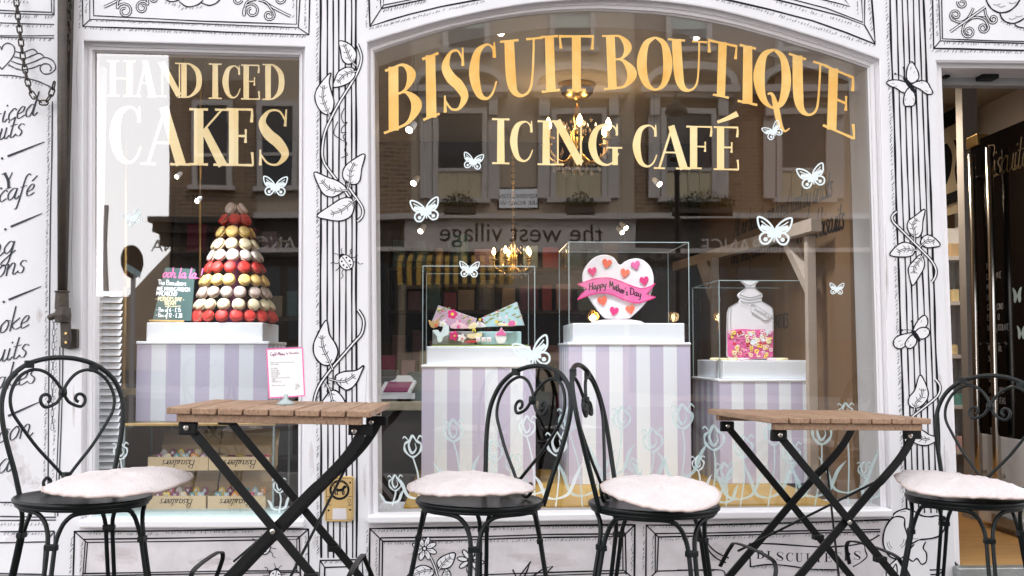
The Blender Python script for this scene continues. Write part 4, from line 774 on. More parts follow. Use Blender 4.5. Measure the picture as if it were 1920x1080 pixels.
MB().lathe([(.11, ZC - .001), (.11, ZC - .03), (.09, ZC - .045)], (2.35, 1.5, 0), 24).build('lamp_body', 'wht', t); MB().lathe([(.088, ZC - .046), (.086, ZC - .049)], (2.35, 1.5, 0), 24).build('lamp_face', 'spot', t)
beam('display_beam', (2.35, 1.5, ZC - .06), (2.35, 1.5, 0), 60, t, 160, (1, .80, .6))  # wide warm beam of the added fill lamp
# shelving and goods at the back
PALS = ['plum', 'palep', 'teal', 'cream', 'hot', 'blue', 'kraft', 'lilac', 'grey', 'red']
def shelf_unit(label, x0, x1, y0, y1, zs, top, mt='dark', mside='dark'):
    t = thing('shelf_unit', label, 'shelves', ((x0 + x1) / 2, (y0 + y1) / 2, .03))
    for x in (x0, x1 - .025): MB().box((x, y0, .03), (x + .025, y1, top)).build('side_panel', mside, t)
    MB().box((x0 + .026, y1 - .015, .03), (x1 - .026, y1, top)).build('back_panel', mside, t)
    for z in zs: MB().box((x0 + .026, y0 + .004, z - .022), (x1 - .026, y1 - .016, z)).build('shelf', mt, t)
    return t
def goods(n, x0, x1, y, z, where, hmax=.2, wd=(.06, .14), dy=.1, seed=1, dim=1):
    rnd = random.Random(seed); x = x0
    for i in range(n):
        w_ = rnd.uniform(*wd); h = rnd.uniform(.4, 1) * hmax
        if x + w_ > x1: break
        o = MB().box((x, y, z + .001), (x + w_, y + dy, z + h)); c = rnd.choice(PALS); kind = rnd.random()
        if kind < .3:
            o = MB(); r = w_ / 2; o.lathe([(r, 0), (r, h * .75), (r * .9, h * .8), (r * .92, h * .82), (r * .92, h)], (x + r, y + r, z + .001), 14)
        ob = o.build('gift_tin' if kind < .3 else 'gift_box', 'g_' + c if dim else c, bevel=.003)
        cn = dict(plum='plum', palep='pale pink', teal='teal', cream='cream', hot='deep pink', blue='duck egg blue', kraft='brown card', lilac='lilac', grey='grey', red='red')[c]
        tag(ob, f'{cn} gift {"tin" if kind < .3 else "box"} on {where}', 'tin' if kind < .3 else 'box', 'gift boxes and tins on the shop shelves')
        x += w_ + rnd.uniform(.008, .05)
shelf_unit('dark wall shelves of gifts at the back of the shop behind the middle pedestal', -.55, 1.15, 3.2, 3.495, (.5, .85, 1.2, 1.5), 1.75)
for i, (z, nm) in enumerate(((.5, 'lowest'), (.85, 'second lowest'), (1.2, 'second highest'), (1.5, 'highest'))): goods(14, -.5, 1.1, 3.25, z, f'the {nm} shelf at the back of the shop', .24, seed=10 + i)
t = thing('counter', 'pale wooden counter with dark front crowded with boxes inside the arched window', 'counter', (-.3, 1.8, .03))
ca, cb = P(712, 752, 1.55).x, P(1010, 752, 1.55).x; cz = P(740, 753, 1.55).z
MB().box((ca - .6, 1.55, cz - .05), (cb, 2.1, cz)).build('counter_top', 'shut', t, bevel=.006); MB().box((ca - .58, 1.6, .03), (cb - .02, 2.08, cz - .051)).build('counter_front', 'dark', t)
goods(9, ca - .05, cb, 1.62, cz, 'the counter inside the arched window', .2, (.08, .2), seed=5); goods(8, ca - .4, cb, 1.85, cz, 'the back of the counter inside the arched window', .34, (.07, .16), seed=6)
t = thing('gift_set', 'open white presentation box with dark tray on the counter beside the window edge', 'box', P(735, 740, 1.58))
a = P(712, 748, 1.56); MB().prism([a + V((0, 0, .03)), a + V((.17, 0, .03)), a + V((.21, .1, .11)), a + V((.04, .1, .11))], (0, .004, .016)).build('lid', 'wht', t)
MB().prism([a + V((.02, -.001, .037)), a + V((.15, -.001, .037)), a + V((.185, .085, .105)), a + V((.05, .085, .105))], (0, -.002, .004)).build('tray', 'plum', t); MB().box(a + V((0, 0, 0)), a + V((.19, .12, .029))).build('base', 'wht', t)
# tall black banner and poster near the far corner
a = P(1289, 430, 3.1); b = P(1312, 430, 3.1)
o = MB().box((a.x, 3.1, .03), (b.x, 3.16, 2.2)).build('banner_stand', 'steel', bevel=.004); tag(o, 'tall narrow black upright panel at the far end of the ochre wall', 'upright panel')
shelf_unit('dark tall shelves of gifts behind the macaron tower in the small window', XL + .02, P(560, 500, 1.2).x, 1.5, 1.8, (.35, .75, 1.1, 1.45), 1.8)
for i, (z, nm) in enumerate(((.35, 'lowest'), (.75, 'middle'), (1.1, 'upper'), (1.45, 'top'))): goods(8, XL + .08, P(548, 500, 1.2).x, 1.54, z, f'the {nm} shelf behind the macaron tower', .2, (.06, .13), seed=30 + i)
va, vb = P(1760, 500, 1.9).x, P(1812, 500, 1.9).x
shelf_unit('white shelves of bright goods seen through the doorway beside the white post', va - .02, vb + .06, 1.9, 2.15, [P(1780, y, 1.9).z for y in (930, 845, 760, 665, 565, 480)], P(1780, 420, 1.9).z, 'wht', 'wht')
for i, (y, nm) in enumerate(((930, 'lowest'), (845, 'second'), (760, 'third'), (665, 'fourth'), (565, 'fifth'), (480, 'top'))): goods(4, va + .01, vb + .03, 1.93, P(1780, y, 1.9).z, f'the {nm} shelf up in the doorway', .13, (.03, .07), seed=60 + i, dim=0)
t = thing('wall_picture', 'pale framed poster with dark line figures between two black bands inside the doorway', 'poster', P(1785, 300, 2.1))
q = lambda x, y: P(x, y, 2.1)
MB().prism([q(1755, 242), q(1812, 205), q(1812, 395), q(1755, 410)], (0, .01, 0)).build('sheet', 'shut', t)
MB().prism([q(1755, 222), q(1812, 188), q(1812, 220), q(1755, 250)], (0, -.012, 0)).build('band', 'doorblack', t); MB().prism([q(1755, 372), q(1812, 350), q(1812, 372), q(1755, 392)], (0, -.012, 0)).build('band', 'doorblack', t)
k = Ink(2.098); k.S([(1772, 270, 8), (1777, 290, 16), (1776, 320, 14), (1772, 345, 5)]); k.L([(1790, 262), (1796, 290), (1792, 320), (1796, 345)], 4); k.build('figures', 'ink', t)
# lamps
def pl(name, loc, e, par, r=.03, c=(1, .72, .42)):
    l = bpy.data.lights.new(name, 'POINT'); l.energy = e; l.color = c; l.shadow_soft_size = r; o = bpy.data.objects.new(name, l); COL.objects.link(o); o.location = wmat(par).inverted() @ V(loc); o.parent = par
def chandelier(label, px, py, Y, s, arms, e, rod=None):
    c = P(px, py, Y); t = thing('chandelier', label, 'chandelier', c)
    zc = ZC if rod is None else rod
    MB().lathe([(.005 * s, 0), (.05 * s, .01 * s), (.075 * s, .03 * s), (.09 * s, .075 * s), (.085 * s, .08 * s)], (c.x, c.y, zc - .08 * s), 20).build('ceiling_rose', 'brass', t, smooth=True)
    m = MB(); z = c.z + .2 * s; n = int((zc - .07 * s - z) / .022) + 1
    for i in range(n):
        q = c + V((0, 0, .2 * s + (zc - .07 * s - z) * i / n)); u = V((.007, 0, 0)) if i % 2 else V((0, .007, 0))
        m.tube([q + u * cos(a) + V((0, 0, .012 + .014 * sin(a))) for a in [j * pi / 4 for j in range(8)]], .0022, 5, True)
    m.build('chain', 'brass', t)
    MB().lathe([(.004, .2 * s), (.012 * s, .18 * s), (.02 * s, .13 * s), (.012 * s, .09 * s), (.035 * s, .05 * s), (.02 * s, 0), (.03 * s, -.05 * s), (.055 * s, -.085 * s), (.03 * s, -.12 * s), (.006 * s, -.15 * s)], c, 16).build('stem', 'brass', t, smooth=True)
    for i in range(arms):
        a = 2 * pi * i / arms + .5; u = V((cos(a), sin(a), 0))
        am = MB().tube(cr([c + u * .02 * s + V((0, 0, -.04 * s)), c + u * .08 * s + V((0, 0, -.09 * s)), c + u * .15 * s + V((0, 0, -.05 * s)), c + u * .165 * s + V((0, 0, .01 * s))], 5), .006 * s, 6)
        am.lathe([(.002, .0), (.028 * s, .008 * s), (.03 * s, .014 * s)], c + u * .165 * s + V((0, 0, .005 * s)), 12); ao = am.build('arm', 'brass', t, smooth=True)
        MB().lathe([(.009 * s, .015 * s), (.009 * s, .055 * s)], c + u * .165 * s, 10).build('candle', 'cream', ao)
        MB().lathe([(.001, .055 * s), (.013 * s, .068 * s), (.016 * s, .082 * s), (.009 * s, .104 * s), (.0005, .118 * s)], c + u * .165 * s, 10).build('bulb', 'bulb', ao, smooth=True)
        m = MB()
        for j in range(4): q = c + u * (.165 - .04 * j) * s + V((0, 0, (-.03 - .03 * (j % 2)) * s)); m.lathe([(.0005, -.03 * s), (.008 * s, -.012 * s), (.0005, .01 * s)], q, 6)
        m.build('crystal_drop', 'crystal', ao)
    m = MB()
    for j in range(70):
        a = j * 2.4; r = (.03 + .09 * ((j * 7) % 10) / 10) * s; m.lathe([(.0005, -.02 * s), (.007 * s, -.008 * s), (.0005, .008 * s)], c + V((r * cos(a), r * sin(a), (-.13 + .06 * ((j * 3) % 5) / 5 + .2 * (j % 3 == 0)) * s)), 6)
    m.build('crystal_swag', 'crystal', t)
    for a in range(2): pl('glow', c + V((.1 * s * cos(a * 3), .1 * s * sin(a * 3), .12 * s)), e / 2, t)
    return t
chandelier('brass chandelier with crystal drops and lit candle bulbs behind the word icing', 1082, 272, 1.7, 1.18, 6, 1.6)
chandelier('small distant brass chandelier with lit candle bulbs above the left glass case', 962, 490, 3.0, .8, 5, 1.2)
t = thing('table_lamp', 'small glowing gold lamp seen below the heart biscuit case', 'lamp', P(1112, 603, 2.6)); c = P(1112, 603, 2.6)
MB().lathe([(.05, -.06), (.02, -.05), (.012, 0)], c, 14).build('base', 'brass', t, smooth=True); MB().lathe([(.001, 0), (.02, .012), (.022, .03), (.001, .05)], c, 12).build('bulb', 'bulb', t, smooth=True)
m = MB()
for i in range(7): a = i * 2 * pi / 7; m.tube(cr([c + V((.012 * cos(a), .012 * sin(a), 0)), c + V((.04 * cos(a), .04 * sin(a), .03)), c + V((.012 * cos(a), .012 * sin(a), .075))], 4), .004, 5)
m.build('cage', 'brass', t); pl('glow', c + V((0, -.03, .03)), .25, t)
SPOTS = [(767, 244, .5, 'beneath the letter B'), (775, 344, 1.5, 'above the largest left butterfly'), (788, 434, 2.2, 'beside the reflected shop sign'), (1174, 428, 2.6, 'above the heart biscuit case'), (1167, 436, 2.9, 'close above the heart biscuit case'), (1237, 346, 1.9, 'below the word café'), (1307, 70, .42, 'at the top of the letter U in the arched lettering'), (940, 62, .42, 'at the top of the arched lettering near its middle'), (331, 332, .2, 'beneath the word cakes'), (369, 378, .22, 'above the macaron tower')]
BEAM = {(940, 62): {0: ((-.05, .8, .75), 80, 75), 1: ((.72, .8, .9), 42, 75)}, (1307, 70): {0: ((1.42, .8, .65), 85, 75), 1: ((.75, .8, .8), 42, 75)}, (767, 244): {0: ((.05, .8, .6), 22, 90)}, (331, 332): {0: ((-1.2, .3, .7), 14, 110)}, (369, 378): {0: ((-1.0, .45, .85), 14, 110)}}
for px, py, Y, wh in SPOTS:
    c = P(px, py, Y); t = thing('spotlight', f'small white ceiling spotlight {wh}', 'spotlight', c); q = MX.Rotation(R(-50), 3, 'X') @ MX.Rotation(R(20 if px < 900 else -25), 3, 'Y')
    q = q @ MX.Scale(.55 if Y < .3 else 1, 3)
    MB().lathe([(.014, .065), (.019, .03), (.021, 0), (.016, .002)], c, 16, mt=q).build('lamp_head', 'wht', t, smooth=True)
    MB().lathe([(.014, -.001), (.0145, .0015)], c, 16, mt=q).build('lamp_face', 'spot', t)
    m = MB(); tp = c + q @ V((0, 0, .05)); m.tube([tp, tp + V((0, .02, .06)), V((tp.x, tp.y + .02, ZC))], .0022, 6); m.build('stem', 'steel', t)
    for k_, (aim, e, ang) in BEAM.get((px, py), {}).items(): beam('display_beam', c + q @ V((0, 0, -.02)), aim, e, t, ang)
# ---------------------------------------------------------------- window bed
bz = P(900, 950, .08).z + .004
x0, x1 = P(757, 950, .09).x, P(1562, 940, .09).x
o = MB().box((x0, .09, bz - .2), (x1, 1.5, bz)).build('window_platform', 'goldfl', bevel=.004); tag(o, 'low gold painted platform along the bottom of the arched window', 'platform')
o = MB().box((P(706, 950, .09).x, .08, bz - .2), (P(1651, 940, .09).x, .31, bz - .012)).build('window_bed', 'grey', shop)
PF = .80; SC = F / (PF + DIST)
def pedestal(label, xa, xb, ytop, Yf, dep, zb, lid_h, inset=.022, dz=0):
    a = P(xa, ytop, Yf); b = P(xb, ytop, Yf); z1 = a.z; t = thing('pedestal', label, 'pedestal', ((a.x + b.x) / 2, Yf + dep / 2, zb))
    m = MB(); n = 9; w_ = (b.x - a.x) / n
    for i in range(n):
        x = a.x + w_ * i; m.face([(x, Yf, zb), (x + w_, Yf, zb), (x + w_, Yf, z1 - .014), (x, Yf, z1 - .014)], i % 2)
        y = Yf + dep * i / n; y2 = Yf + dep * (i + 1) / n
        for X in (a.x, b.x): m.face([(X, y, zb), (X, y2, zb), (X, y2, z1 - .014), (X, y, z1 - .014)], i % 2)
    m.face([(a.x, Yf + dep, zb), (b.x, Yf + dep, zb), (b.x, Yf + dep, z1 - .014), (a.x, Yf + dep, z1 - .014)], 0)
    m.build('body', ['lav', 'striw'], t)
    MB().box((a.x - .004, Yf - .004, z1 - .0135), (b.x + .004, Yf + dep + .004, z1)).build('top_board', 'wht', t, bevel=.004)
    i_ = inset; MB().box((a.x + i_, Yf + i_, z1 + .0005), (b.x - i_, Yf + dep - i_, z1 + lid_h)).build('plinth', 'wht', t, bevel=.004)
    return t, a.x, b.x, z1
def glass_case(label, ax_, bx, Yf, dep, z0, z1, tilt=0):
    t = thing('glass_case', label, 'display case', ((ax_ + bx) / 2, Yf + dep / 2, z0)); g = .0042; yb = Yf + dep
    MB().face([(ax_, Yf, z0), (bx, Yf, z0), (bx, Yf, z1), (ax_, Yf, z1)]).build('front_pane', 'case', t)
    MB().face([(ax_, yb, z0), (bx, yb, z0), (bx, yb, z1), (ax_, yb, z1)]).build('back_pane', 'case', t)
    for X in (ax_, bx): MB().face([(X, Yf, z0), (X, yb, z0), (X, yb, z1), (X, Yf, z1)]).build('side_pane', 'case', t)
    MB().face([(ax_, Yf, z1), (bx, Yf, z1), (bx, yb, z1), (ax_, yb, z1)]).build('top_pane', 'case', t)
    m = MB()
    for X in (ax_, bx):
        for Y in (Yf, yb): m.box((X - g / 2, Y - g / 2, z0), (X + g / 2, Y + g / 2, z1 + g / 2))
        m.box((X - g / 2, Yf + g / 2, z1 - g / 2), (X + g / 2, yb - g / 2, z1 + g / 2))
    for Y in (Yf, yb): m.box((ax_ + g / 2, Y - g / 2, z1 - g / 2), (bx - g / 2, Y + g / 2, z1 + g / 2))
    m.build('edge', 'edge', t); return t
tL, lx0, lx1, lz = pedestal('lavender and white striped pedestal carrying the biscuit gift tins', 791, 1004, 684, PF, .54, bz + .001, .088)
tC, cx0, cx1, cz1 = pedestal('tallest lavender and white striped pedestal carrying the heart biscuit', 1066, 1294, 642, PF, .56, bz + .001, .094)
tR, rx0, rx1, rz = pedestal('lowest lavender and white striped pedestal carrying the sweet jar biscuit', 1349, 1549, 711, PF, .64, bz + .001, .09)
glass_case('clear glass case over the open biscuit tins', lx0 + .003, lx1 - .003, PF + .003, .53, lz + .001, P(900, 499, PF).z)
glass_case('tallest clear glass case over the heart biscuit', cx0 + .003, cx1 - .003, PF + .003, .55, cz1 + .001, P(1160, 454, PF).z)
glass_case('clear glass case over the sweet jar biscuit', rx0 + .003, rx1 - .003, PF + .003, .63, rz + .001, P(1440, 526, PF).z)
# heart biscuit
def heart(k_=1): return [(0, -1), (-.45, -.55), (-.85, -.1), (-1, .35), (-.86, .78), (-.5, .95), (-.18, .82), (0, .55), (.18, .82), (.5, .95), (.86, .78), (1, .35), (.85, -.1), (.45, -.55)]
HY = PF + .2
def plate(mb, pts, Y, th, mi=0, sm=True, n=4):
    p = cr(pts, n, True) if sm else pts
    f = [P(x, y, Y) for x, y in p]; mb.prism(f, (0, th, 0), mi); return mb
hz = P(1010, 440, 0)
Z5 = lambda x, y: (1010 + x / 5.4, 440 + y / 5.4)
zt_ = lz
lidtop = cz1 + .094
t = thing('heart_biscuit', 'giant white iced heart biscuit with a pink banner reading Happy Mother\'s Day', 'biscuit', (P(1158, 600, HY).x, HY, lidtop))
ho = [Z5(*q) for q in [(822, 305), (775, 245), (720, 210), (650, 203), (570, 228), (500, 290), (455, 370), (445, 450), (462, 540), (500, 620), (560, 715), (640, 815), (700, 850), (900, 850), (960, 815), (1060, 720), (1130, 620), (1162, 520), (1165, 420), (1135, 330), (1080, 270), (1010, 240), (940, 245), (880, 268)]]
plate(MB(), ho, HY, .028).build('iced_heart', 'icing', t, bevel=.005)
b_ = P(1158, 598, HY); MB().lathe([(.13, -.001), (.135, .006), (.12, .014), (.08, .02)], (b_.x, HY + .02, lidtop + .001), 28).build('sugar_base', 'icing', t, smooth=True)
bn = [Z5(*q) for q in [(395, 500), (440, 488), (560, 450), (700, 438), (820, 470), (940, 520), (1050, 545), (1120, 525), (1182, 492), (1150, 550), (1090, 605), (1185, 630), (1110, 660), (1010, 690), (930, 680), (820, 640), (720, 600), (620, 590), (520, 612), (392, 658), (430, 600), (488, 548)]]
plate(MB(), bn, HY - .012, .0115, sm=False).build('banner', 'pink', t, bevel=.002)
k = Ink(HY - .0126)
for q in ([(395, 500), (440, 488), (560, 448), (700, 437), (820, 468), (940, 518), (1050, 545), (1120, 527), (1182, 494)], [(392, 658), (520, 612), (620, 590), (720, 600), (820, 640), (930, 682), (1010, 692), (1110, 662), (1185, 632)]): k.L([Z5(*p) for p in q], 1.8)
k.L([Z5(*p) for p in ((395, 500), (488, 548), (430, 602), (392, 658))], 1.5, sm=False); k.L([Z5(*p) for p in ((1182, 494), (1090, 605), (1185, 632))], 1.5, sm=False)
k.build('banner_outline', 'hot', t)
k = Ink(HY - .0129)
text(k, 'Happy', *Z5(505, 565), 13.5, -.2, .08, 1.7, fit=34, contrast=.2); text(k, "Mother's", *Z5(714, 534), 13.5, .34, .02, 1.7, fit=35, contrast=.2); text(k, 'Day', *Z5(922, 606), 13.5, .2, .05, 1.7, fit=22, contrast=.2)
k.build('lettering', 'ink', t)
for x, y, r, rot, c in [(690, 293, 48, -12, 'coral'), (545, 375, 45, 10, 'hot'), (985, 312, 46, 18, 'pink'), (872, 390, 46, -14, 'coral'), (1070, 468, 46, 8, 'hot'), (648, 672, 48, 16, 'coral'), (764, 776, 45, -10, 'hot'), (930, 760, 46, 12, 'coral')]:
    pts = [(x + r * (a * cos(R(rot)) - b * sin(R(rot))), y - r * (a * sin(R(rot)) + b * cos(R(rot)))) for a, b in heart()]
    plate(MB(), [Z5(*q) for q in pts], HY - .008, .0075).build('iced_sugar_heart', c, t, bevel=.003)
# sweet jar biscuit
JY = PF + .16; Z6 = lambda x, y: (1270 + x / 4.5, 500 + y / 4.5)
jl = rz + .09
t = thing('jar_biscuit', 'giant biscuit iced as a stoppered glass sweet jar with pink and yellow sweets', 'biscuit', (P(1408, 670, JY).x, JY, jl))
jo = [Z6(*q) for q in [(535, 118), (575, 160), (585, 178), (520, 225), (510, 245), (530, 275), (520, 300), (440, 345), (425, 390), (420, 545), (422, 760), (470, 778), (620, 785), (760, 778), (808, 760), (812, 540), (808, 390), (795, 345), (720, 300), (712, 275), (722, 245), (715, 225), (650, 178), (660, 160), (692, 118), (615, 112)]]
def zmap(pts): return pts
plate(MB(), jo, JY, .024, sm=False).build('iced_jar', 'icing', t, bevel=.003)
k = Ink(JY - .0015)
for q in ([(545, 125), (610, 160), (682, 125)], [(585, 178), (650, 178)], [(522, 235), (615, 262), (715, 235)], [(530, 262), (615, 282), (712, 262)], [(528, 290), (610, 305), (715, 290)], [(520, 300), (445, 345), (428, 395), (424, 540)], [(720, 300), (792, 345), (806, 395), (808, 540)], [(585, 180), (530, 225)], [(650, 180), (705, 225)], [(455, 350), (450, 440), (452, 530)], [(575, 160), (585, 178)], [(660, 160), (650, 178)]): k.L([Z6(*p) for p in q], 2)
k.build('jar_outline', 'grey', t)
swb = [Z6(*q) for q in [(422, 545), (480, 530), (560, 525), (640, 532), (720, 528), (808, 545), (808, 756), (740, 772), (620, 780), (480, 772), (424, 755)]]
plate(MB(), swb, JY - .004, .0038, sm=False).build('sweets_bed', 'pink', t)
rnd = random.Random(3)
grp = {c: MB() for c in ('palep', 'yellow', 'hot', 'red', 'cream', 'lilac', 'pink')}
for i in range(150):
    x = rnd.uniform(440, 795); y = rnd.uniform(548, 762); c = rnd.choice(['palep', 'yellow', 'hot', 'red', 'cream', 'pink', 'pink', 'cream']); r = rnd.uniform(11, 21); q0 = P(*Z6(x, y), JY - .005 - .0006 * (i % 9))
    rr = r / 4.5 / F * (JY + DIST)
    if i % 3 == 0: grp[c].prism([q0 + V((rr * a * .9, 0, rr * b * .9)) for a, b in cr(heart(), 3, True)], (0, .005, 0))
    else: grp[c].tube([q0 + V((rr * .65 * cos(a), 0, rr * .65 * sin(a))) for a in [j * pi / 5 for j in range(10)]], rr * .36, 6, True)
for c, mb in grp.items():
    if mb.v: mb.build('iced_sweets', c, t, smooth=False)
plate(MB(), [Z6(*q) for q in [(618, 345), (650, 318), (720, 365), (800, 420), (765, 450), (735, 452), (625, 380)]], JY - .006, .0055, sm=False).build('tag', 'icing', t, bevel=.001)
k = Ink(JY - .0068); text(k, 'Sweets', *Z6(640, 362), 11, .62, .1, 1.3, contrast=.2); k.L([Z6(*p) for p in ((530, 292), (580, 320), (635, 328))], 1.4); k.dot(*Z6(634, 327), 3)
k.L([Z6(*p) for p in [(618, 345), (650, 318), (800, 420), (765, 450), (735, 452), (625, 380), (618, 345)]], 1.1, sm=False); k.build('tag_writing', 'grey', t)
k = Ink(JY - .010); cxx, cyy = Z6(690, 600)
for sg in (-1, 1): k.fill([(cxx + sg * a * 40, cyy + b * 26 - sg * 3) for a, b in [(.02, -.05), (.2, -.35), (.5, -.5), (.4, -.05), (.4, .3), (.2, .4), (.03, .1)]])
k.build('iced_butterfly', 'decal', t)
m = MB()
for x, y, r, rz_, c in ((330, 772, 45, .2, 0), (375, 760, 40, -.3, 0), (830, 765, 60, .2, 1), (880, 775, 50, -.2, 0), (560, 790, 60, .1, 1), (470, 788, 50, 0, 0)):
    q = P(*Z6(x, y), JY - .06); rr = r / 4.5 / F * (JY + DIST); m.lathe([(rr, .0), (rr * 1.02, .006), (rr * .9, .012)], (q.x, JY - .05 + rz_ * .1, jl + .001), 18, c)
o = m.build('loose_biscuits', ['cream', 'palep'], smooth=False); tag(o, 'scatter of flat cream and pink biscuits lying round the foot of the sweet jar biscuit', 'biscuits')
# open biscuit tins with floral lids
Z4 = lambda x, y: (780 + x / 4.908, 480 + y / 4.908)
TY = PF + .16; ltop = lz + .088
o = MB().box((lx0 + .045, PF + .05, ltop + .0005), (lx1 - .03, PF + .47, ltop + .008)).build('grass_mat', 'green'); tag(o, 'thin green mat under the open floral biscuit tins', 'mat')
def floral(name, label, base, lidpts, lidm, basem, fl, wd):
    bx, bw = base; t = thing('biscuit_tin', label, 'tin', (base[0], TY, ltop + .009)); bx, bw = base
    MB().box((bx, TY, ltop + .009), (bx + bw, TY + .16, ltop + .075)).build('tin_body', basem, t, bevel=.004)
    plate(MB(), [Z4(*q) for q in lidpts], TY + .02, .018, sm=False).build('lid', 'grey', t, bevel=.003)
    cx = sum(q[0] for q in lidpts) / len(lidpts); cy_ = sum(q[1] for q in lidpts) / len(lidpts)
    pan = MB(); plate(pan, [Z4(q[0] * .94 + cx * .06, q[1] * .94 + cy_ * .06) for q in lidpts], TY + .0188, .001, sm=False); pan.build('lid_picture', lidm, t)
    k = Ink(TY + .0185)
    rnd = random.Random(len(name) + int(bx * 100) + 9)
    for i in range(34):
        u, v = rnd.random(), rnd.random() * .8; a_, b_, c_, d_ = lidpts; X = (a_[0] * (1 - u) + b_[0] * u) * (1 - v) + (d_[0] * (1 - u) + c_[0] * u) * v; Y_ = (a_[1] * (1 - u) + b_[1] * u) * (1 - v) + (d_[1] * (1 - u) + c_[1] * u) * v
        if i % 2: k.S([(*Z4(X - 14, Y_ + 8 * rnd.uniform(-1, 1)), .4), (*Z4(X, Y_), 2.2), (*Z4(X + 14, Y_ - 8), .4)], 2)
        else: k.dot(*Z4(X, Y_), rnd.uniform(1, 1.9), rnd.choice([0, 1, 3, 3]))
    for x, y, r, c in fl:
        if c == 0:
            for j in range(5): a = j * 1.257; k.dot(*Z4(x + r * .62 * cos(a), y + r * .62 * sin(a)), r / 10, 0)
            k.dot(*Z4(x, y), r / 14, 1)
        elif c == 1: k.S([(*Z4(x - r, y + r * .5), .5), (*Z4(x, y), r / 7), (*Z4(x + r, y - r * .5), .5)], 2)
        else: k.dot(*Z4(x, y), r / 8, 3)
    k.build('lid_flowers', ['hot', 'yellow', 'green', 'palep'], t); return t
xt = P(*Z4(150, 700), TY).x; xm = P(*Z4(560, 700), TY).x; xe = P(*Z4(970, 700), TY).x
floral('a', 'open lilac floral biscuit tin tilted to the left in its case', (xt, xm - xt - .01), [(205, 452), (560, 575), (545, 660), (130, 640)], 'lilac', 'grey', [(335, 535, 42, 0), (215, 500, 24, 1), (240, 555, 22, 1), (440, 570, 22, 1), (490, 600, 24, 1), (380, 600, 16, 2), (270, 590, 18, 2), (300, 480, 18, 1)], 1)
floral('b', 'open duck egg blue floral biscuit tin tilted to the right in its case', (xm, xe - xm), [(600, 570), (930, 420), (1000, 640), (640, 655)], 'blue', 'blue', [(775, 570, 18, 2), (690, 580, 26, 1), (720, 540, 20, 1), (800, 500, 30, 1), (860, 470, 30, 1), (920, 480, 24, 1), (830, 560, 18, 2), (880, 600, 20, 2), (940, 560, 24, 1), (650, 610, 24, 1), (760, 610, 20, 1), (900, 540, 22, 1)], 1)
def iced(name, label, pts, m_, Y, extra=(), th=.012, sm=True):
    c = P(*Z4(*pts[0]), Y); o = thing(name, label, 'biscuit', c); plate(MB(), [Z4(*q) for q in pts], Y, th, sm=sm).build('iced_face', m_, o, bevel=.002)
    for i, (q, mm) in enumerate(extra): plate(MB(), [Z4(*p) for p in q], Y - .004 - .002 * i, .0038).build('icing_detail', mm, o)
    return o
def circ(x, y, r, n=10): return [(x + r * cos(2 * pi * i / n), y + r * sin(2 * pi * i / n)) for i in range(n)]
def flower(x, y, r): return [(x + r * (1 + .22 * cos(5 * a)) * cos(a), y + r * (1 + .22 * cos(5 * a)) * sin(a)) for a in [j * 2 * pi / 20 for j in range(20)]]
FY = TY - .03
iced('pastry_biscuit', 'golden leaf shaped biscuit with an orange centre at the left edge of the tins', [(115, 590), (160, 605), (210, 575), (205, 640), (170, 665), (135, 650)], 'biscuit', FY, [(circ(185, 640, 14), 'coral')])
iced('butterfly_biscuit', 'pale blue butterfly biscuit standing before the lilac tin', [(150, 690), (200, 680), (225, 710), (260, 640), (300, 645), (300, 720), (255, 745), (235, 790), (200, 790), (190, 740)], 'decal', FY - .01)
iced('flower_biscuit', 'large deep pink flower biscuit before the lilac tin', flower(350, 735, 42), 'hot', FY, [(circ(355, 735, 9), 'yellow')])
iced('flower_biscuit', 'white flower biscuit between the pink flower and the cottage biscuit', flower(420, 755, 36), 'icing', FY - .008, [(circ(425, 758, 9), 'coral')])
iced('flower_biscuit', 'small white flower biscuit on top of the lilac tin', flower(245, 625, 30), 'icing', FY, [(circ(245, 630, 8), 'yellow')])
iced('flower_biscuit', 'row of pink blossom iced biscuit beside the lilac lid', [(320, 665), (340, 625), (400, 610), (455, 640), (470, 668)], 'palep', FY, [(circ(390, 650, 16), 'pink')])
iced('handbag_biscuit', 'cream handbag biscuit with an arched handle before the tins', [(470, 720), (605, 702), (610, 740), (520, 765), (470, 750)], 'cream', FY, [([(515, 700), (525, 668), (545, 668), (552, 700), (543, 700), (538, 682), (528, 684), (524, 700)], 'yellow')], sm=False)
iced('shoe_biscuit', 'cream curved biscuit between the two tin lids', [(475, 668), (510, 620), (550, 615), (552, 662)], 'cream', FY)
iced('cake_biscuit', 'white and pink cake slice biscuit between the two tin lids', [(560, 610), (590, 600), (650, 650), (560, 655)], 'icing', FY, [(circ(590, 622, 12), 'palep'), ([(575, 590), (592, 570), (600, 595)], 'yellow')])
iced('cake_biscuit', 'long cream biscuit with a pink cherry before the blue lid', [(740, 640), (770, 618), (830, 625), (915, 600), (912, 645)], 'cream', FY, [([(850, 640), (860, 600), (905, 598), (908, 640)], 'pink'), (circ(740, 605, 16), 'yellow')])
for x in (572, 622, 672): iced('letter_biscuit', 'one of three little white square biscuits standing in a row', [(x - 22, 750), (x + 20, 745), (x + 20, 792), (x - 20, 797)], 'icing', FY - .01, [(circ(x, 770, 11), 'palep')], sm=False)['group'] = 'three square biscuits in a row'
iced('cupcake_biscuit', 'cupcake biscuit with swirled pink icing before the blue tin', [(728, 735), (745, 700), (770, 685), (785, 655), (800, 680), (820, 700), (832, 735), (815, 800), (750, 800)], 'palep', FY - .012, [([(735, 738), (828, 738), (812, 798), (752, 798)], 'icing'), ([(745, 730), (750, 705), (775, 690), (788, 662), (800, 690), (818, 708), (825, 730)], 'pink')])
iced('long_biscuit', 'flat red and orange biscuits lying before the handbag biscuit', [(440, 795), (520, 775), (560, 795)], 'red', FY - .014)
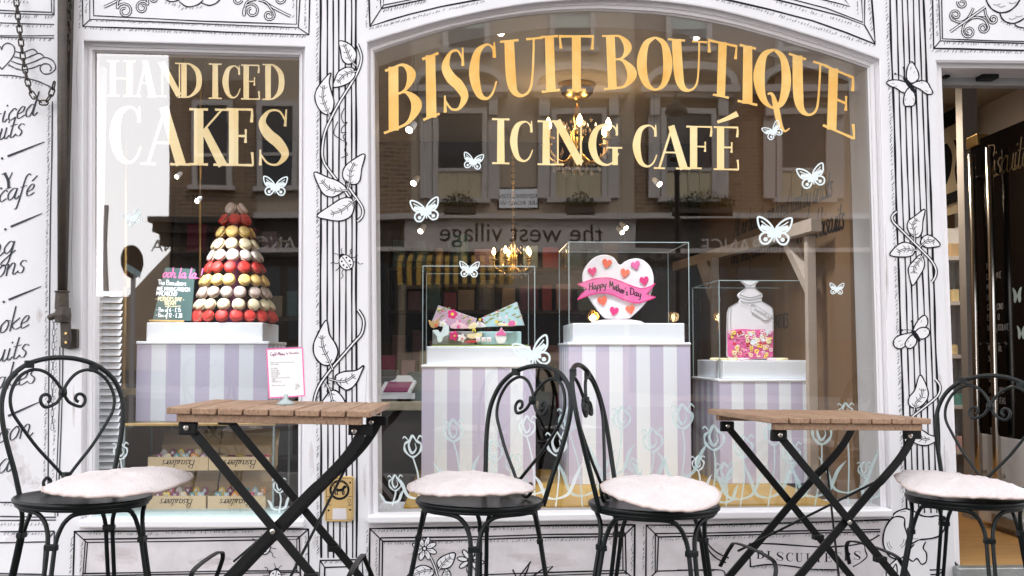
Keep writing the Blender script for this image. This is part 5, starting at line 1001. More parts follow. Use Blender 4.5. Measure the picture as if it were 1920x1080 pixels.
# ---------------------------------------------------------------- small window: pedestal, macarons, chalkboard, boxes
SY = .30
shz = P(300, 790, SY).z
t = thing('display_stand', 'brass edged glass display stand under the striped pedestal in the small window', 'stand', P(385, 960, SY))
xa, xb = P(246, 790, SY).x, P(526, 790, SY).x
sz = [shz, P(300, 883, .24).z, P(300, 956, .24).z]
MB().box((xa, .17, shz - .012), (xb, .78, shz)).build('shelf', 'brass', t, bevel=.002)
for z in sz[1:]: MB().box((xa, .17, z - .008), (xb, .6, z)).build('shelf', 'case', t)
for x in (xa + .004, xb - .012):
    for y in (.175, .59): MB().box((x, y, P(300, 966, .2).z), (x + .008, y + .008, shz - .0125)).build('upright', 'edge', t)
pedestal('wide lavender and white striped pedestal carrying the macaron tower', 257, 503, 640, SY, .48, shz + .001, .082, .03)
lt = P(300, 640, SY).z + .083
# macaron tower
mcx, mcy = P(439, 600, SY + .22).x, SY + .22
t = thing('macaron_stand', 'clear tiered cone stand holding the macarons', 'stand', (mcx, mcy, lt))
rings = [(390, 20, 'mac_br', 3), (410, 30, 'mac_red', 6), (434, 36, 'mac_yel', 7), (457, 43, 'mac_cr', 9), (479, 51, 'mac_wh', 11), (501, 57, 'mac_red', 12), (525, 64, 'mac_yel', 14), (548, 69, 'mac_br', 15), (571, 75, 'mac_cr', 16), (592, 80, 'mac_red', 17)]
m = MB(); sc_ = (mcy - .1 + DIST) / F
zlist = []
for py, hw, mm, n in rings:
    z = P(439, py + 11, mcy - hw * sc_ * .5).z; zlist.append(z)
    if py < 591: m.lathe([(hw * sc_ * .99, z - .002), (hw * sc_ * 1.0, z), (hw * sc_ * .99, z + .002)], (mcx, mcy, 0), 32)
m.build('tier', 'case', t); MB().lathe([(.065, lt + .001), (.012, zlist[0] - .004)], (mcx, mcy, 0), 24).build('cone', 'plum', t, smooth=True)
nm = {'mac_br': 'cocoa dusted white', 'mac_red': 'red', 'mac_yel': 'yellow', 'mac_cr': 'cream', 'mac_wh': 'white'}
ordn = ['topmost', 'second from top', 'third from top', 'fourth from top', 'fifth from top', 'sixth from top', 'seventh from top', 'third from bottom', 'second from bottom', 'bottom']
proto = {}
def mac_mesh(mm):
    r = .0275
    mb = MB(); dome = [(r * .95, .0035), (r * 1.04, .0042), (r * 1.05, .0062), (r * 1.0, .0072), (r * .985, .0095), (r * .92, .0125), (r * .74, .0152), (r * .4, .0166), (.001, .017)]
    mb.lathe(dome, n=20); mb.lathe([(a, -b) for a, b in dome[::-1]], n=20); mb.lathe([(r * .9, -.0045), (r * .93, 0), (r * .9, .0045)], n=20, mi=1)
    o = mb.build('macaron', [mm, 'fill'], smooth=True); me = o.data; bpy.data.objects.remove(o); return me
for mm in nm: proto[mm] = mac_mesh(mm)
for ri, (py, hw, mm, n) in enumerate(rings):
    rr = hw * sc_ - .018; z = zlist[ri] + .0245
    for j in range(n):
        a = 2 * pi * (j + .5 * (ri % 2) + .1 * ri + random.uniform(-.09, .09)) / n; fr = sin(a)
        if fr > .45 and ri > 1: continue
        o = bpy.data.objects.new('macaron', proto[mm]); COL.objects.link(o)
        tilt = R(60) + random.uniform(-.16, .14); q = MX.Rotation(a + pi / 2 + random.uniform(-.12, .12), 4, 'Z') @ MX.Rotation(tilt, 4, 'X')
        o.matrix_world = MX.Translation((mcx + rr * cos(a), mcy + rr * sin(a), z)) @ q @ MX.Rotation(random.uniform(0, 6), 4, 'Z') @ MX.Scale(random.uniform(.93, 1.02), 4)
        tag(o, f'{nm[mm]} macaron leaning in the {ordn[ri]} ring of the tower', 'macaron', f'{nm[mm]} macarons in the {ordn[ri]} ring')
# chalkboard
CY = SY + .12; Zc = lambda x, y: (180 + x / 4.155, 360 + y / 4.155)
b = [P(*Zc(*q), CY) for q in ((540, 588), (772, 600), (742, 1002), (440, 998))]
lean = [V((0, .05, 0)), V((0, .05, 0)), V((0, 0, 0)), V((0, 0, 0))]
b = [P(*Zc(*q), CY + l.y) for q, l in zip(((540, 588), (772, 600), (742, 1003), (440, 998)), lean)]
t = thing('chalkboard', 'small green chalkboard sign leaning beside the macaron tower with an ooh la la offer', 'sign', (b[3] + b[2]) / 2)
nrm = (b[1] - b[0]).cross(b[3] - b[0]).normalized(); nrm = nrm if nrm.y > 0 else -nrm
MB().prism(b, nrm * .006).build('board', 'slate', t)
MB().bar(b[3] + V((-.012, -.006, -.002)), b[2] + V((-.03, -.006, -.002)), .014, .008).build('ledge', 'biscuit', t)
def bmap(x, y, o):
    d = ray(x, y); tt = (b[0] - CL).dot(nrm) / d.dot(nrm); return CL + d * tt - nrm * (.0008 + o)
def chalk(rows, m_):
    k = Ink(0, bmap)
    for s_, x, y, em, w_, sl in rows: text(k, s_, *Zc(x, y), em, .03, sl, w_, contrast=.1, sp=.9)
    k.build('chalk_writing', m_, t)
chalk([('ooh la la..!', 515, 665, 19, 2.2, .2)], 'pink')
chalk([('The Biscuiteers', 482, 722, 9.5, 1.3, 0), ('ARE MAKING FRENCH', 474, 768, 7.2, 1.3, 0), ('MACARONS!', 470, 806, 8, 1.3, 0), ('- Box of 6 - £ 15', 468, 930, 7.5, 1.2, 0), ('- Box of 12 - £ 28', 464, 972, 7.5, 1.2, 0)], 'wht')
chalk([("- MOTHER'S DAY -", 462, 846, 7.4, 1.3, 0), ('TREAT!!', 530, 882, 7.5, 1.3, 0)], 'cream')
k = Ink(0, bmap); k.L([Zc(540, 890), Zc(580, 894), Zc(660, 888)], 1.2); k.build('chalk_writing', 'cream', t)
# kraft boxes of iced biscuits
cells = [('upper shelf nearest the shutter', 277, 390, 857, 882, 1), ('upper shelf beside the window edge', 391, 505, 857, 882, 1), ('lower shelf nearest the shutter', 274, 386, 930, 956, 2), ('lower shelf beside the window edge', 389, 498, 930, 956, 2)]
cols = ['plum', 'icing', 'orange', 'cream', 'plum', 'lilac', 'teal', 'yellow', 'hot', 'blue']
for ci, (wh, xa_, xb_, y0, y1, sh) in enumerate(cells):
    yy = .24; a = P(xa_, y1, yy); c = P(xb_, y0, yy); z0 = sz[sh] + .001; z1 = P(xa_, y0, yy).z; dpt = .22
    t = thing('biscuit_box', f'brown card box of iced biscuits on the {wh}', 'box', ((a.x + c.x) / 2, yy + dpt / 2, z0), 'card boxes of biscuits in the small window')
    m = MB(); g = .003
    m.box((a.x, yy, z0), (c.x, yy + g, z1)); m.box((a.x, yy + dpt - g, z0), (c.x, yy + dpt, z1 + .035)); m.box((a.x, yy + g, z0), (a.x + g, yy + dpt - g, z1)); m.box((c.x - g, yy + g, z0), (c.x, yy + dpt - g, z1)); m.box((a.x + g, yy + g, z0), (c.x - g, yy + dpt - g, z0 + g))
    m.build('carton', 'kraft', t)
    MB().prism([(a.x, yy + dpt + .001, z1 + .02), (c.x, yy + dpt + .001, z1 + .02), (c.x, yy + dpt + .05, z1 + .10), (a.x, yy + dpt + .05, z1 + .10)], (0, .003, 0)).build('lid', 'kraft', t)
    k = Ink(yy - .0006); text(k, 'Biscuiteers', xb_ - 24, y0 + 5.5, 16, .0, .3, 1.15, ux=-1, flip=-1, sp=.86, contrast=.5); k.build('lettering', 'ink', t)
    rnd = random.Random(40 + ci); n = 6
    for r_ in range(2):
        for i in range(n):
            c_ = cols[(i * 3 + r_ + ci * 2) % len(cols)] if ci != 1 else cols[(i * 7 + r_ * 3) % len(cols)]
            x = a.x + .015 + (c.x - a.x - .03) * (i + .5) / n; y = yy + .05 + .075 * r_; o = MB()
            if ci == 1:
                o.lathe([(.017, 0), (.018, .004), (.014, .008)], (x, y, z1 - .012), 14)
            else:
                pts = cr(rnd.choice([heart(), [(math.cos(j * .785) * (1 if j % 2 else .7), math.sin(j * .785) * (1 if j % 2 else .7)) for j in range(8)], [(-.8, -1), (.8, -1), (.9, .3), (0, 1), (-.9, .3)]]), 2, True)
                o.prism([V((x + .0145 * p[0], y + .012 * p[1] * .4, z1 - .006 + .018 * p[1] + .012 * r_)) for p in pts], (0, .008, 0)); o.prism([V((x + .006 * p[0], y - .0015, z1 - .004 + .007 * p[1] + .012 * r_)) for p in pts], (0, .001, 0), 1)
            ob = o.build('iced_biscuit', [c_, 'icing'] if ci != 1 else [c_]); tag(ob, f'small iced biscuit in the card box on the {wh}', 'biscuit', f'iced biscuits in the box on the {wh}')
# brass pole with round mirror, shutter
c = P(237, 600, .42); t = thing('brass_pole', 'slim upright brass pole with a crossing rail beside the louvred shutter', 'pole', (c.x, c.y, .27))
MB().tube([(c.x, c.y, .27), P(238, 120, .42)], .009, 12).build('pole', 'brass', t, smooth=True)
for z in (P(237, 612, .42).z,): MB().lathe([(.013, -.02), (.014, 0), (.013, .02)], (c.x, c.y, P(237, 530, .42).z), 14).build('collar', 'brass', t)
z = P(237, 734, .42).z; MB().box((c.x - .03, c.y - .012, z - .014), (c.x + .16, c.y + .012, z + .014)).build('rail', 'brass', t)
o = MB().tube([P(375, 165, .62), P(375, 640, .62)], .0055, 8).build('hanging_rod', 'brass'); tag(o, 'thin vertical brass rod behind the macaron tower', 'rod')
xa, xb = P(189, 700, .2).x, P(229, 700, .2).x; z0, z1 = P(200, 966, .2).z, P(200, 545, .2).z
t = thing('louvred_shutter', 'white louvred shutter at the edge of the small window', 'shutter', ((xa + xb) / 2, .2, z0))
MB().box((xa - .03, .16, z0), (xa, .2, z1 + .95)).build('stile', 'wht', t)
m = MB(); n = 34
for i in range(n):
    z = z0 + (z1 - z0) * (i + .5) / n; m.prism([(xa, .165, z - .011), (xb, .165, z - .011), (xb, .19, z + .008), (xa, .19, z + .008)], (0, .003, .003))
m.build('slats', 'wht', t)
# ---------------------------------------------------------------- pavement
GS = -.0185
def gz(x): return -.009 + GS * x
def ground(name, y0, y1, m_, dz=0, x0=-60, x1=60):
    o = MB().face([(x0, y0, gz(x0) * 0 - .009 + GS * x0 + dz), (x1, y0, -.009 + GS * x1 + dz), (x1, y1, -.009 + GS * x1 + dz), (x0, y1, -.009 + GS * x0 + dz)]).build(name, m_)
    return tag(o, None, None, kind='structure')
ground('pavement', -3.6, .02, 'slabs')
ground('road', -18.0, -3.75, 'tarmac', -.12); ground('pavement', -22.0, -18.15, 'slabs')
for y in (-3.75, -18.15):
    o = MB().prism([(-60, y, gz(-60) - .14), (60, y, gz(60) - .14), (60, y, gz(60)), (-60, y, gz(-60))], (0, .15, 0)).build('kerb', 'kerb'); tag(o, None, None, kind='structure')
ground('ground', -200, 200, 'tarmac', -.16, -200, 200)
# ---------------------------------------------------------------- bistro chairs
def make_chair():
    t = thing('bistro_chair', '', 'chair', group='black bistro chairs outside the shop'); H = .45
    MB().lathe([(.001, H - .009), (.178, H - .01), (.194, H - .013), (.201, H - .008), (.202, H), (.198, H + .005), (.19, H + .003), (.168, H - .003), (.001, H - .005)], n=48).build('seat', 'black', t, smooth=True)
    def pt(u, z):
        return V((u, .145 + (z - .44) * .235 - .25 * u * u, z))
    hp = [(-.150, .437), (-.166, .52), (-.189, .61), (-.202, .69), (-.198, .75), (-.172, .805), (-.122, .845), (-.062, .865), (0, .871)]
    hp = [(u * .94, z) for u, z in hp]; hp = hp + [(-u, z) for u, z in hp[-2::-1]]
    MB().tube(cr([pt(*q) for q in hp], 6), .0079, 10).build('back_hoop', 'black', t, smooth=True)
    def curl(sg, cx, cz, r, a0, turns, k=16): return [(sg * (cx + r * (1 - .62 * i / k) * cos(R(a0) + turns * 2 * pi * i / k)), cz + r * (1 - .62 * i / k) * sin(R(a0) + turns * 2 * pi * i / k)) for i in range(k + 1)]
    for sg in (1, -1):
        top = [(-q[0], q[1]) for q in curl(sg, .056, .738, .024, -90, .95)][::-1]
        body = [(-.022 * sg, .728), (-.004 * sg, .755), (.016 * sg, .79), (.05 * sg, .822), (.095 * sg, .832), (.142 * sg, .808), (.170 * sg, .757), (.168 * sg, .705), (.138 * sg, .655), (.09 * sg, .59), (.035 * sg, .53), (.004 * sg, .495), (-.022 * sg, .468)]
        bot = [(-q[0], q[1]) for q in curl(sg, .052, .478, .022, -90, -.9)] if 0 else [(-.045 * sg, .455), (-.066 * sg, .462), (-.076 * sg, .482), (-.064 * sg, .497), (-.052 * sg, .488), (-.056 * sg, .478)]
        p = cr([pt(q[0] * .94, q[1]) + V((0, -.0035 * sg, 0)) for q in top[::2] + body + bot], 4)
        MB().tube(p, lambda s_: .0054, 8).build('back_scroll', 'black', t, smooth=True)
    for u, z, r in ((0, .758, .012), (0, .497, .0125)):
        c = pt(u, z); MB().lathe([(r, -.014), (r * 1.15, 0), (r, .014)], c, 12).build('collar', 'black', t, bevel=.002)
    for sg in (1, -1): c = pt(.102 * sg, .843); MB().bar(c + V((-.014, 0, .006 * -sg)), c + V((.014, 0, -.006 * sg)), .017, .024).build('collar', 'black', t, bevel=.002)
    MB().tube([(.188 * cos(a), .188 * sin(a), H - .0155) for a in [j * 2 * pi / 48 for j in range(48)]], .006, 8, True).build('seat_ring', 'black', t, smooth=True)
    for i in range(4):            # four bent hoops, each running down two legs
        a0, a1 = R(45 + 90 * i), R(135 + 90 * i); p = []
        def q(a, r, z): return V((r * cos(a), r * sin(a), z))
        e = .06
        up = [(.252, 0, e * .6), (.23, .12, e * .72), (.207, .24, e * .85), (.19, .335, e), (.182, .375, e * 1.7), (.178, .405, e * 3.2), (.178, .424, e * 6)]
        p = [q(a0 + b / 1, r, z) for r, z, b in up] + [q((a0 + a1) / 2, .180, .4275)] + [q(a1 - b, r, z) for r, z, b in up[::-1]]
        MB().tube(cr(p, 5), .0071, 8).build('leg', 'black', t, smooth=True)
    for i in range(4):
        a = R(45 + 90 * i); c = V((.19 * cos(a), .19 * sin(a), .33)); MB().box((-.019, -.0095, -.009), (.019, .0095, .009), mt=MX.Translation(c) @ MX.Rotation(a + pi / 2, 4, 'Z')).build('leg_clip', 'black', t, bevel=.003)
    return t
tilt = MX.Rotation(-math.atan(GS), 4, 'Y')
def place(o, x, y, z, rz): o.matrix_basis = MX.Translation((x, y, z)) @ tilt @ MX.Rotation(R(rz), 4, 'Z')
def spot(px, py, d, hgt): p = P(px, py, d - DIST); return p.x, d - DIST, p.z - hgt
ch0 = make_chair()
CH = [(151, 932, 3.50, .45, 38, 'black bistro chair beside the left wall board under the awning arm'), (895, 938, 3.54, .45, -50, 'black bistro chair turned left in front of the left edge of the arched window'),
      (1221, 945, 3.45, .45, 71, 'black bistro chair seen edge on turned right towards the second table'), (1806, 932, 3.86, .45, -47, 'black bistro chair in front of the open shop doorway')]
for i, (px, py, d, h, rz, lb) in enumerate(CH):
    o = ch0 if i == 0 else copy_tree(ch0); o['label'] = lb; place(o, *spot(px, py, d, h), rz)
def cushion(px, py, d, rx, ry, rz, tl, label, sq=0, th=.028, seed=1):
    p = P(px, py, d - DIST); rnd = random.Random(seed); N = 72; t = thing('seat_cushion', label, 'cushion', p)
    def rad(a):
        b = (abs(cos(a)) ** (2 + sq * 2.2) + abs(sin(a)) ** (2 + sq * 2.2)) ** (-1 / (2 + sq * 2.2)); return b * (1 + .014 * sin(3 * a + seed) + .006 * sin(5 * a + seed * 2))
    def hb(x, y): return .004 * sin(9 * x + seed) * cos(7 * y + seed * .7) + .003 * sin(17 * x - 11 * y + seed)
    loops = []
    prof = [(0, 1), (.2, .985), (.4, .95), (.6, .86), (.75, .72), (.87, .5), (.95, .26), (.99, .08), (1, 0)]
    def ring(s_, hgt, sg): return [V((rx * s_ * rad(a), ry * s_ * rad(a), 0)) for a in [0]]
    for sg in (1, -1):
        pr = prof if sg == 1 else prof[::-1][1:]
        for s_, h in pr:
            l = []
            for j in range(N):
                a = 2 * pi * j / N; r = rad(a) * max(s_, .003); x, y = rx * r * cos(a), ry * r * sin(a)
                puck = .0004 * s_ ** 3 * sin(9 * a + seed)
                z = sg * th * h * (1.0 if sg > 0 else .55) + (hb(x * 8, y * 8) * (1 - s_ * .5) if sg > 0 else 0) + puck + .006 * sin(2 * a + seed) * s_ * s_
                l.append(V((x, y, z)))
            loops.append(l)
    mb = MB(); mb.loft(loops, 0, True, True); c = mb.build('cover', 'cush', None, smooth=True); c.parent = t
    m2 = MB(); l = loops[len(prof) - 1]; m2.tube([q * 1.006 for q in l], .0038, 6, True); q_ = m2.build('piping', 'pipe', None, smooth=True); q_.parent = t
    t.matrix_basis = MX.Translation(p) @ tilt @ MX.Rotation(R(tl[0]), 4, 'X') @ MX.Rotation(R(tl[1]), 4, 'Y') @ MX.Rotation(R(rz), 4, 'Z'); return t
cushion(221, 908, 3.44, .212, .19, 20, (3, -3.5), 'pale pink round cushion slipped towards the table on the chair by the wall board', 0, .037, 1)
cushion(884, 911, 3.46, .192, .185, 0, (3, 0), 'pale pink round cushion on the chair turned left at the arched window', 0, .029, 4)
cushion(1237, 922, 3.36, .176, .18, 0, (8.5, 1.5), 'pale round cushion tipped forward on the chair seen edge on', 0, .026, 7)
cD = cushion(1803, 913, 3.82, .208, .19, -8, (4, 2.5), 'square pale pink cushion with cotton ties and a leather tag on the doorway chair', .9, .034, 3)
m = MB()
for dy, a in ((0, .5), (.02, .2), (.03, .9), (-.01, -.1)): m.tube(cr([V((.165, -.12 + dy, .004)), V((.185, -.14 + dy, .008)), V((.19 + .01 * a, -.15 + dy, -.02)), V((.185 - .02 * a, -.155 + dy, -.06 - .02 * a))], 5), .0022, 5)
m.tube(cr([V((.13, -.13, .022)), V((.16, -.135, .02)), V((.19, -.14, .008))], 5), .012, 8)
o = m.build('ties', 'wht', None, smooth=True); o.parent = cD
o = MB().prism([V((.18, -.15, .01)), V((.2, -.14, .012)), V((.225, -.16, -.025)), V((.205, -.172, -.027))], (0, .002, .003)).build('leather_tag', 'leather', None); o.parent = cD
# ---------------------------------------------------------------- folding tables
def make_table():
    W, D, H = .60, .56, .73; t = thing('folding_table', '', 'table', group='folding tables outside the shop')
    m = MB(); n = 8; pit = W / n; rnd = random.Random(2)
    for i in range(n):
        x = -W / 2 + pit * i; g = .0028; m.box((x + g, -D / 2 + rnd.uniform(-.0015, .0015), H - .019), (x + pit - g, D / 2, H + rnd.uniform(-.0008, .0008)))
    m.build('slats', 'slat', t, bevel=.003)
    for y in (-D / 2 + .012, D / 2 - .047): MB().box((-W / 2 + .03, y, H - .042), (W / 2 - .03, y + .035, H - .0195)).build('batten', 'slat', t, bevel=.002)
    for sy in (-1, 1):
        y = sy * (D / 2 - .05)
        MB().strap([(-W / 2 + .055, y, H - .055), (W / 2 + .05, y, 0)], .010, .026).build('leg', 'steel', t, bevel=.002)
        y2 = sy * (D / 2 - .066)
        MB().strap(cr([(W / 2 - .03, y2, H - .045), (W / 2 - .045, y2, H - .085), (W / 2 - .085, y2, H - .145), (W / 2 - .15, y2, H - .215), (W / 2 - .22, y2, H - .285), (-W / 2 - .03, y2, .0)], 6), .010, .028).build('leg', 'steel', t, bevel=.002)
        MB().box((-W / 2 + .028, y - .016, H - .082), (-W / 2 + .085, y + .006 * -sy, H - .0425)).build('bracket', 'steel', t, bevel=.006); MB().box((W / 2 - .075, y2 - .006, H - .075), (W / 2 - .004, y2 + .006 * sy + .004, H - .0425)).build('bracket', 'steel', t, bevel=.006)
        for bx, bz, by in ((-W / 2 + .055, H - .06, y), (W / 2 - .055, H - .062, y2), (.0145, .372, y)):
            MB().lathe([(.0085, 0), (.008, .004), (.004, .006)], (bx, by + (-.019 if bx != .0145 else -.008), bz), 12, mt=MX.Rotation(R(90), 3, 'X')).build('bolt', 'chrome', t)
        MB().box((.11, y - .02, .235), (.15, y + .012, .255), mt=None).build('catch', 'steel', t, bevel=.003)
    for x0, x1, r in ((.235, .235, 1), (-.235, -.235, 1)):
        yy = D / 2 - .05; z0 = .2
        MB().strap(cr([(x0 * 1.12, -yy, .14), (x0, -yy + .03, .215), (x0, -yy + .1, .242), (x0, yy - .1, .242), (x0, yy - .03, .215), (x0 * 1.12, yy, .14)], 6), .014, .006, up=(1, 0, 0)).build('stretcher', 'steel', t)
    m = MB(); m.tube([(W / 2 - .12, -D / 2 + .07, H - .2), (-.2, D / 2 - .07, .2)], .0045, 6); m.tube([(W / 2 - .14, D / 2 - .07, H - .22), (.0, -D / 2 + .07, .1)], .0045, 6)
    m.build('brace', 'steel', t, smooth=True); return t
tb = make_table(); tb['label'] = 'wooden slatted folding table with black crossed legs holding the menu stand'
a = P(316, 765, -1.30); b = P(700, 770, -1.30)
place(tb, (a.x + b.x) / 2 - .012, -1.30 + .28, (a.z + b.z) / 2 - .73, -2)
tb2 = copy_tree(tb); tb2['label'] = 'empty wooden slatted folding table with black crossed legs near the shop doorway'
YT = -.80; a = P(1418, 781, YT); b = P(1746, 786, YT)
tb2.matrix_basis = MX.Translation(((a.x + b.x) / 2 - .035, YT + .265, (a.z + b.z) / 2 - .73)) @ tilt @ MX.Rotation(R(9), 4, 'Z') @ MX.Scale((b.x - a.x) / .6 * 1.0, 4, (1, 0, 0))
# menu stand on the table
MY = -1.02; q = [P(x, y, MY + dy) for x, y, dy in ((500, 655, .03), (567, 652, .03), (571, 742, 0), (505, 746, 0))]
t = thing('menu_stand', 'clear acrylic menu stand with a pink bordered café menu on the first table', 'menu', (q[2] + q[3]) / 2)
nrm = (q[1] - q[0]).cross(q[3] - q[0]).normalized(); nrm = nrm if nrm.y < 0 else -nrm
MB().prism(q, -nrm * .0015).build('menu_card', 'paper', t)
cx = sum(q, V()) / 4; big = [cx + (p - cx) * 1.09 for p in q]; bt = P(536, 757, MY)
MB().face([p + nrm * .002 for p in big]).build('front_sheet', 'case', t)
MB().prism([p - nrm * .0025 for p in big], -nrm * .002).build('back_sheet', 'case', t)
m = MB(); m.lathe([(.026, -.004), (.028, 0), (.02, .008), (.008, .014), (.006, .03)], bt, 16); m.build('foot', 'edge', t, smooth=True)
def mmap(x, y, o):
    d = ray(x, y); return CL + d * ((q[0] - CL).dot(nrm) / d.dot(nrm)) + nrm * (.0004 + o)
k = Ink(0, mmap)
for a_, b_ in (((500, 655), (567, 652)), ((567, 652), (571, 742)), ((571, 742), (505, 746)), ((505, 746), (500, 655))): k.L([a_, b_], 2.6, jit=0)
k.build('menu_border', 'pinkp', t)
k = Ink(0, mmap); text(k, 'Café Menu', 506, 667, 6.2, -.04, .2, .9, contrast=.2); text(k, 'by Biscuiteers', 536, 664, 4.4, -.04, .2, .5, contrast=.2); k.build('menu_writing', 'plum', t)
k = Ink(0, mmap)
for i, s_ in enumerate(['Biscuits and cakes from the icing', 'café counter', '', 'Hot drinks', 'Tea for two', 'Fresh coffee', 'Hot chocolate', 'Lemonade', 'Icing class for two and for', 'parties', 'Afternoon tea', '', 'Please order inside']): text(k, s_, 506.5 + i * .3, 681 + i * 3.6, 3.2, -.03, 0, .45, contrast=0)
for j in range(9): k.L([(556 + 3 * cos(j), 722 + 5 * sin(j * 1.7)), (558 + 5 * cos(j * 2), 726 + 5 * sin(j))], .7)
k.build('menu_writing', 'grey', t)
# ---------------------------------------------------------------- brass dog parking plate
t = thing('brass_plate', 'brass dog parking plate screwed to the pillar under the painted vine', 'sign', P(637, 935, -.012))
o = [(612, 892), (661, 893), (664.5, 897), (663, 973), (659, 978), (612, 978), (608.5, 974), (608, 896)]
MB().prism([P(x, y, -.012) for x, y in o], (0, .0085, 0)).build('plate', 'brassp', t, bevel=.002)
k = Ink(-.0126)
k.L([(636.5 + 16.8 * cos(a), 918.5 + 16.8 * sin(a)) for a in [j * 2 * pi / 28 for j in range(28)]], 4.4, closed=True, jit=0)
for q_ in ([(628, 915), (634, 919), (642, 918), (645, 914), (648, 913)],): k.L(q_, 5, jit=0)
k.L([(630, 917), (628, 923), (630, 928)], 2.4); k.L([(633, 918), (632, 924), (633, 928)], 2.2); k.L([(641, 918), (642, 924), (643, 928)], 2.2); k.L([(644, 916), (645, 923), (645, 928)], 2.2); k.L([(628, 916), (626, 912), (627, 909)], 1.4); k.fill([(643, 914), (645, 910), (648, 911), (650, 913), (647, 916)], 0)
k.L([(611, 931), (621, 931)], .7); k.L([(652, 931), (661, 931)], .7)
for x, y in ((616, 905), (656.5, 905), (616, 957), (656.5, 956)): k.dot(x, y, 1.9)
for x in (616.5, 655): k.L([(x + 3 * cos(a), 939 + 3.4 * sin(a)) for a in range(7)], .7); k.L([(x, 943), (x + 1, 948), (x + 4, 945)], .7); k.L([(x, 946), (x - 3, 949)], .7)
k.L([(612, 896), (661, 897), (660, 974), (612, 974), (612, 896)], .7, sm=False); k.build('engraving', 'ink', t)
k = Ink(-.013)
for i, ch in enumerate('DOG PARKING'):
    a = R(205 + 13 * i); cx_, cy2 = 636.5 + 15.6 * cos(a), 918.5 + 15.6 * sin(a); tx, ty = -sin(a), cos(a)
    wd, st = SF.get(ch, SF[' '])
    for s_ in st: k.L([(cx_ + (px - wd / 2) * 3 * tx + py * 3 * cos(a), cy2 + (px - wd / 2) * 3 * ty + py * 3 * sin(a)) for px, py in s_], .45, sm=False, jit=0)
k.build('lettering', 'brass', t)
k = Ink(-.013); k.fill([(624, 953), (649, 953), (650, 974), (623, 974)], 0, sm=False); k.build('worn_patch', 'base', t)
# ---------------------------------------------------------------- awning arm and chains
AY = -.07; t = thing('awning_pole', 'dark rusty awning pole hanging down the wall beside the small window', 'awning pole', P(120, 600, AY))
MB().tube([P(117, -60, AY), P(116.5, 250, AY), P(117, 560, AY)], .0185, 14).build('pole', 'iron', t, smooth=True)
MB().box((P(118, 300, -.03).x, -.03, P(118, 600, -.03).z), (P(127.5, 300, -.03).x, -.001, 2.9)).build('guide_rail', 'iron', t)
m = MB(); c = P(116, 563, AY); m.lathe([(.027, -.035), (.025, .03), (.03, .034), (.028, .038)], c, 16); m.build('collar', 'iron', t, bevel=.002)
m = MB(); c = P(118, 591, AY); m.lathe([(.03, -.03), (.032, 0), (.028, .03)], c, 14); m.lathe([(.012, -.034), (.014, 0), (.012, .034)], P(106, 591, AY), 12, mt=MX.Rotation(R(70), 3, 'Y')); m.build('knuckle', 'iron', t, bevel=.003)
m = MB(); m.prism([P(x, y, AY - .012) for x, y in ((112, 604), (130, 604), (131, 640), (127, 650), (118, 650), (113, 640))], (0, .024, 0)); m.build('link', 'iron', t, bevel=.004)
m = MB(); m.prism([P(x, y, -.03) for x, y in ((129, 616), (144, 617), (144, 652), (129, 655), (113, 651), (113, 630))], (0, .03, 0)); m.build('wall_plate', 'iron', t, bevel=.003)
m = MB()
for x, y in ((124, 625), (124, 642)): m.lathe([(.006, 0), (.005, .005)], P(x, y, AY - .012), 10, mt=MX.Rotation(R(90), 3, 'X'))
m.build('bolt', 'brass', t)
def chain(label, path, Y, ln, wr, mt, wd):
    p = [P(x, y, Y) for x, y in path]; m = MB(); tot = 0; seg = []
    for a, b in zip(p, p[1:]): seg.append((a, b, (b - a).length))
    d = 0; total = sum(s_[2] for s_ in seg); i = 0
    def at(s_):
        for a, b, l in seg:
            if s_ <= l: return a + (b - a) * (s_ / l), (b - a).normalized()
            s_ -= l
        return seg[-1][1], (seg[-1][1] - seg[-1][0]).normalized()
    while d < total:
        c, t_ = at(d); u = t_.cross(V((0, 1, 0))).normalized(); u = u if i % 2 == 0 else V((0, 1, 0)); h = ln / 2 - wd
        pts = [c + t_ * h + (u * cos(a) * wd + t_ * sin(a) * wd) for a in [j * pi / 5 for j in range(6)]] + [c - t_ * h - (u * cos(a) * wd + t_ * sin(a) * wd) for a in [j * pi / 5 for j in range(6)]]
        m.tube(pts, wr, 6, True); d += ln - 2.6 * wr; i += 1
    o = m.build('chain', mt, smooth=True); return tag(o, label, 'chain')
chain('heavy dark chain looping across the top of the lettered wall board', cr([(28, -20), (36, 50), (45, 120), (57, 170), (72, 188), (84, 192), (95, 178), (102, 155)], 6), -.045, .036, .0032, 'iron', .0095)
chain('dark chain hanging tight beside the top of the awning arm', cr([(131, -20), (128, 40), (125, 80), (120, 120), (118, 150)], 6), -.04, .034, .0036, 'iron', .0095)
chain('fine grey chain hanging from the foot of the awning arm', [(101, 598), (99, 700), (98, 800)], -.03, .03, .0012, 'inkg', .005)
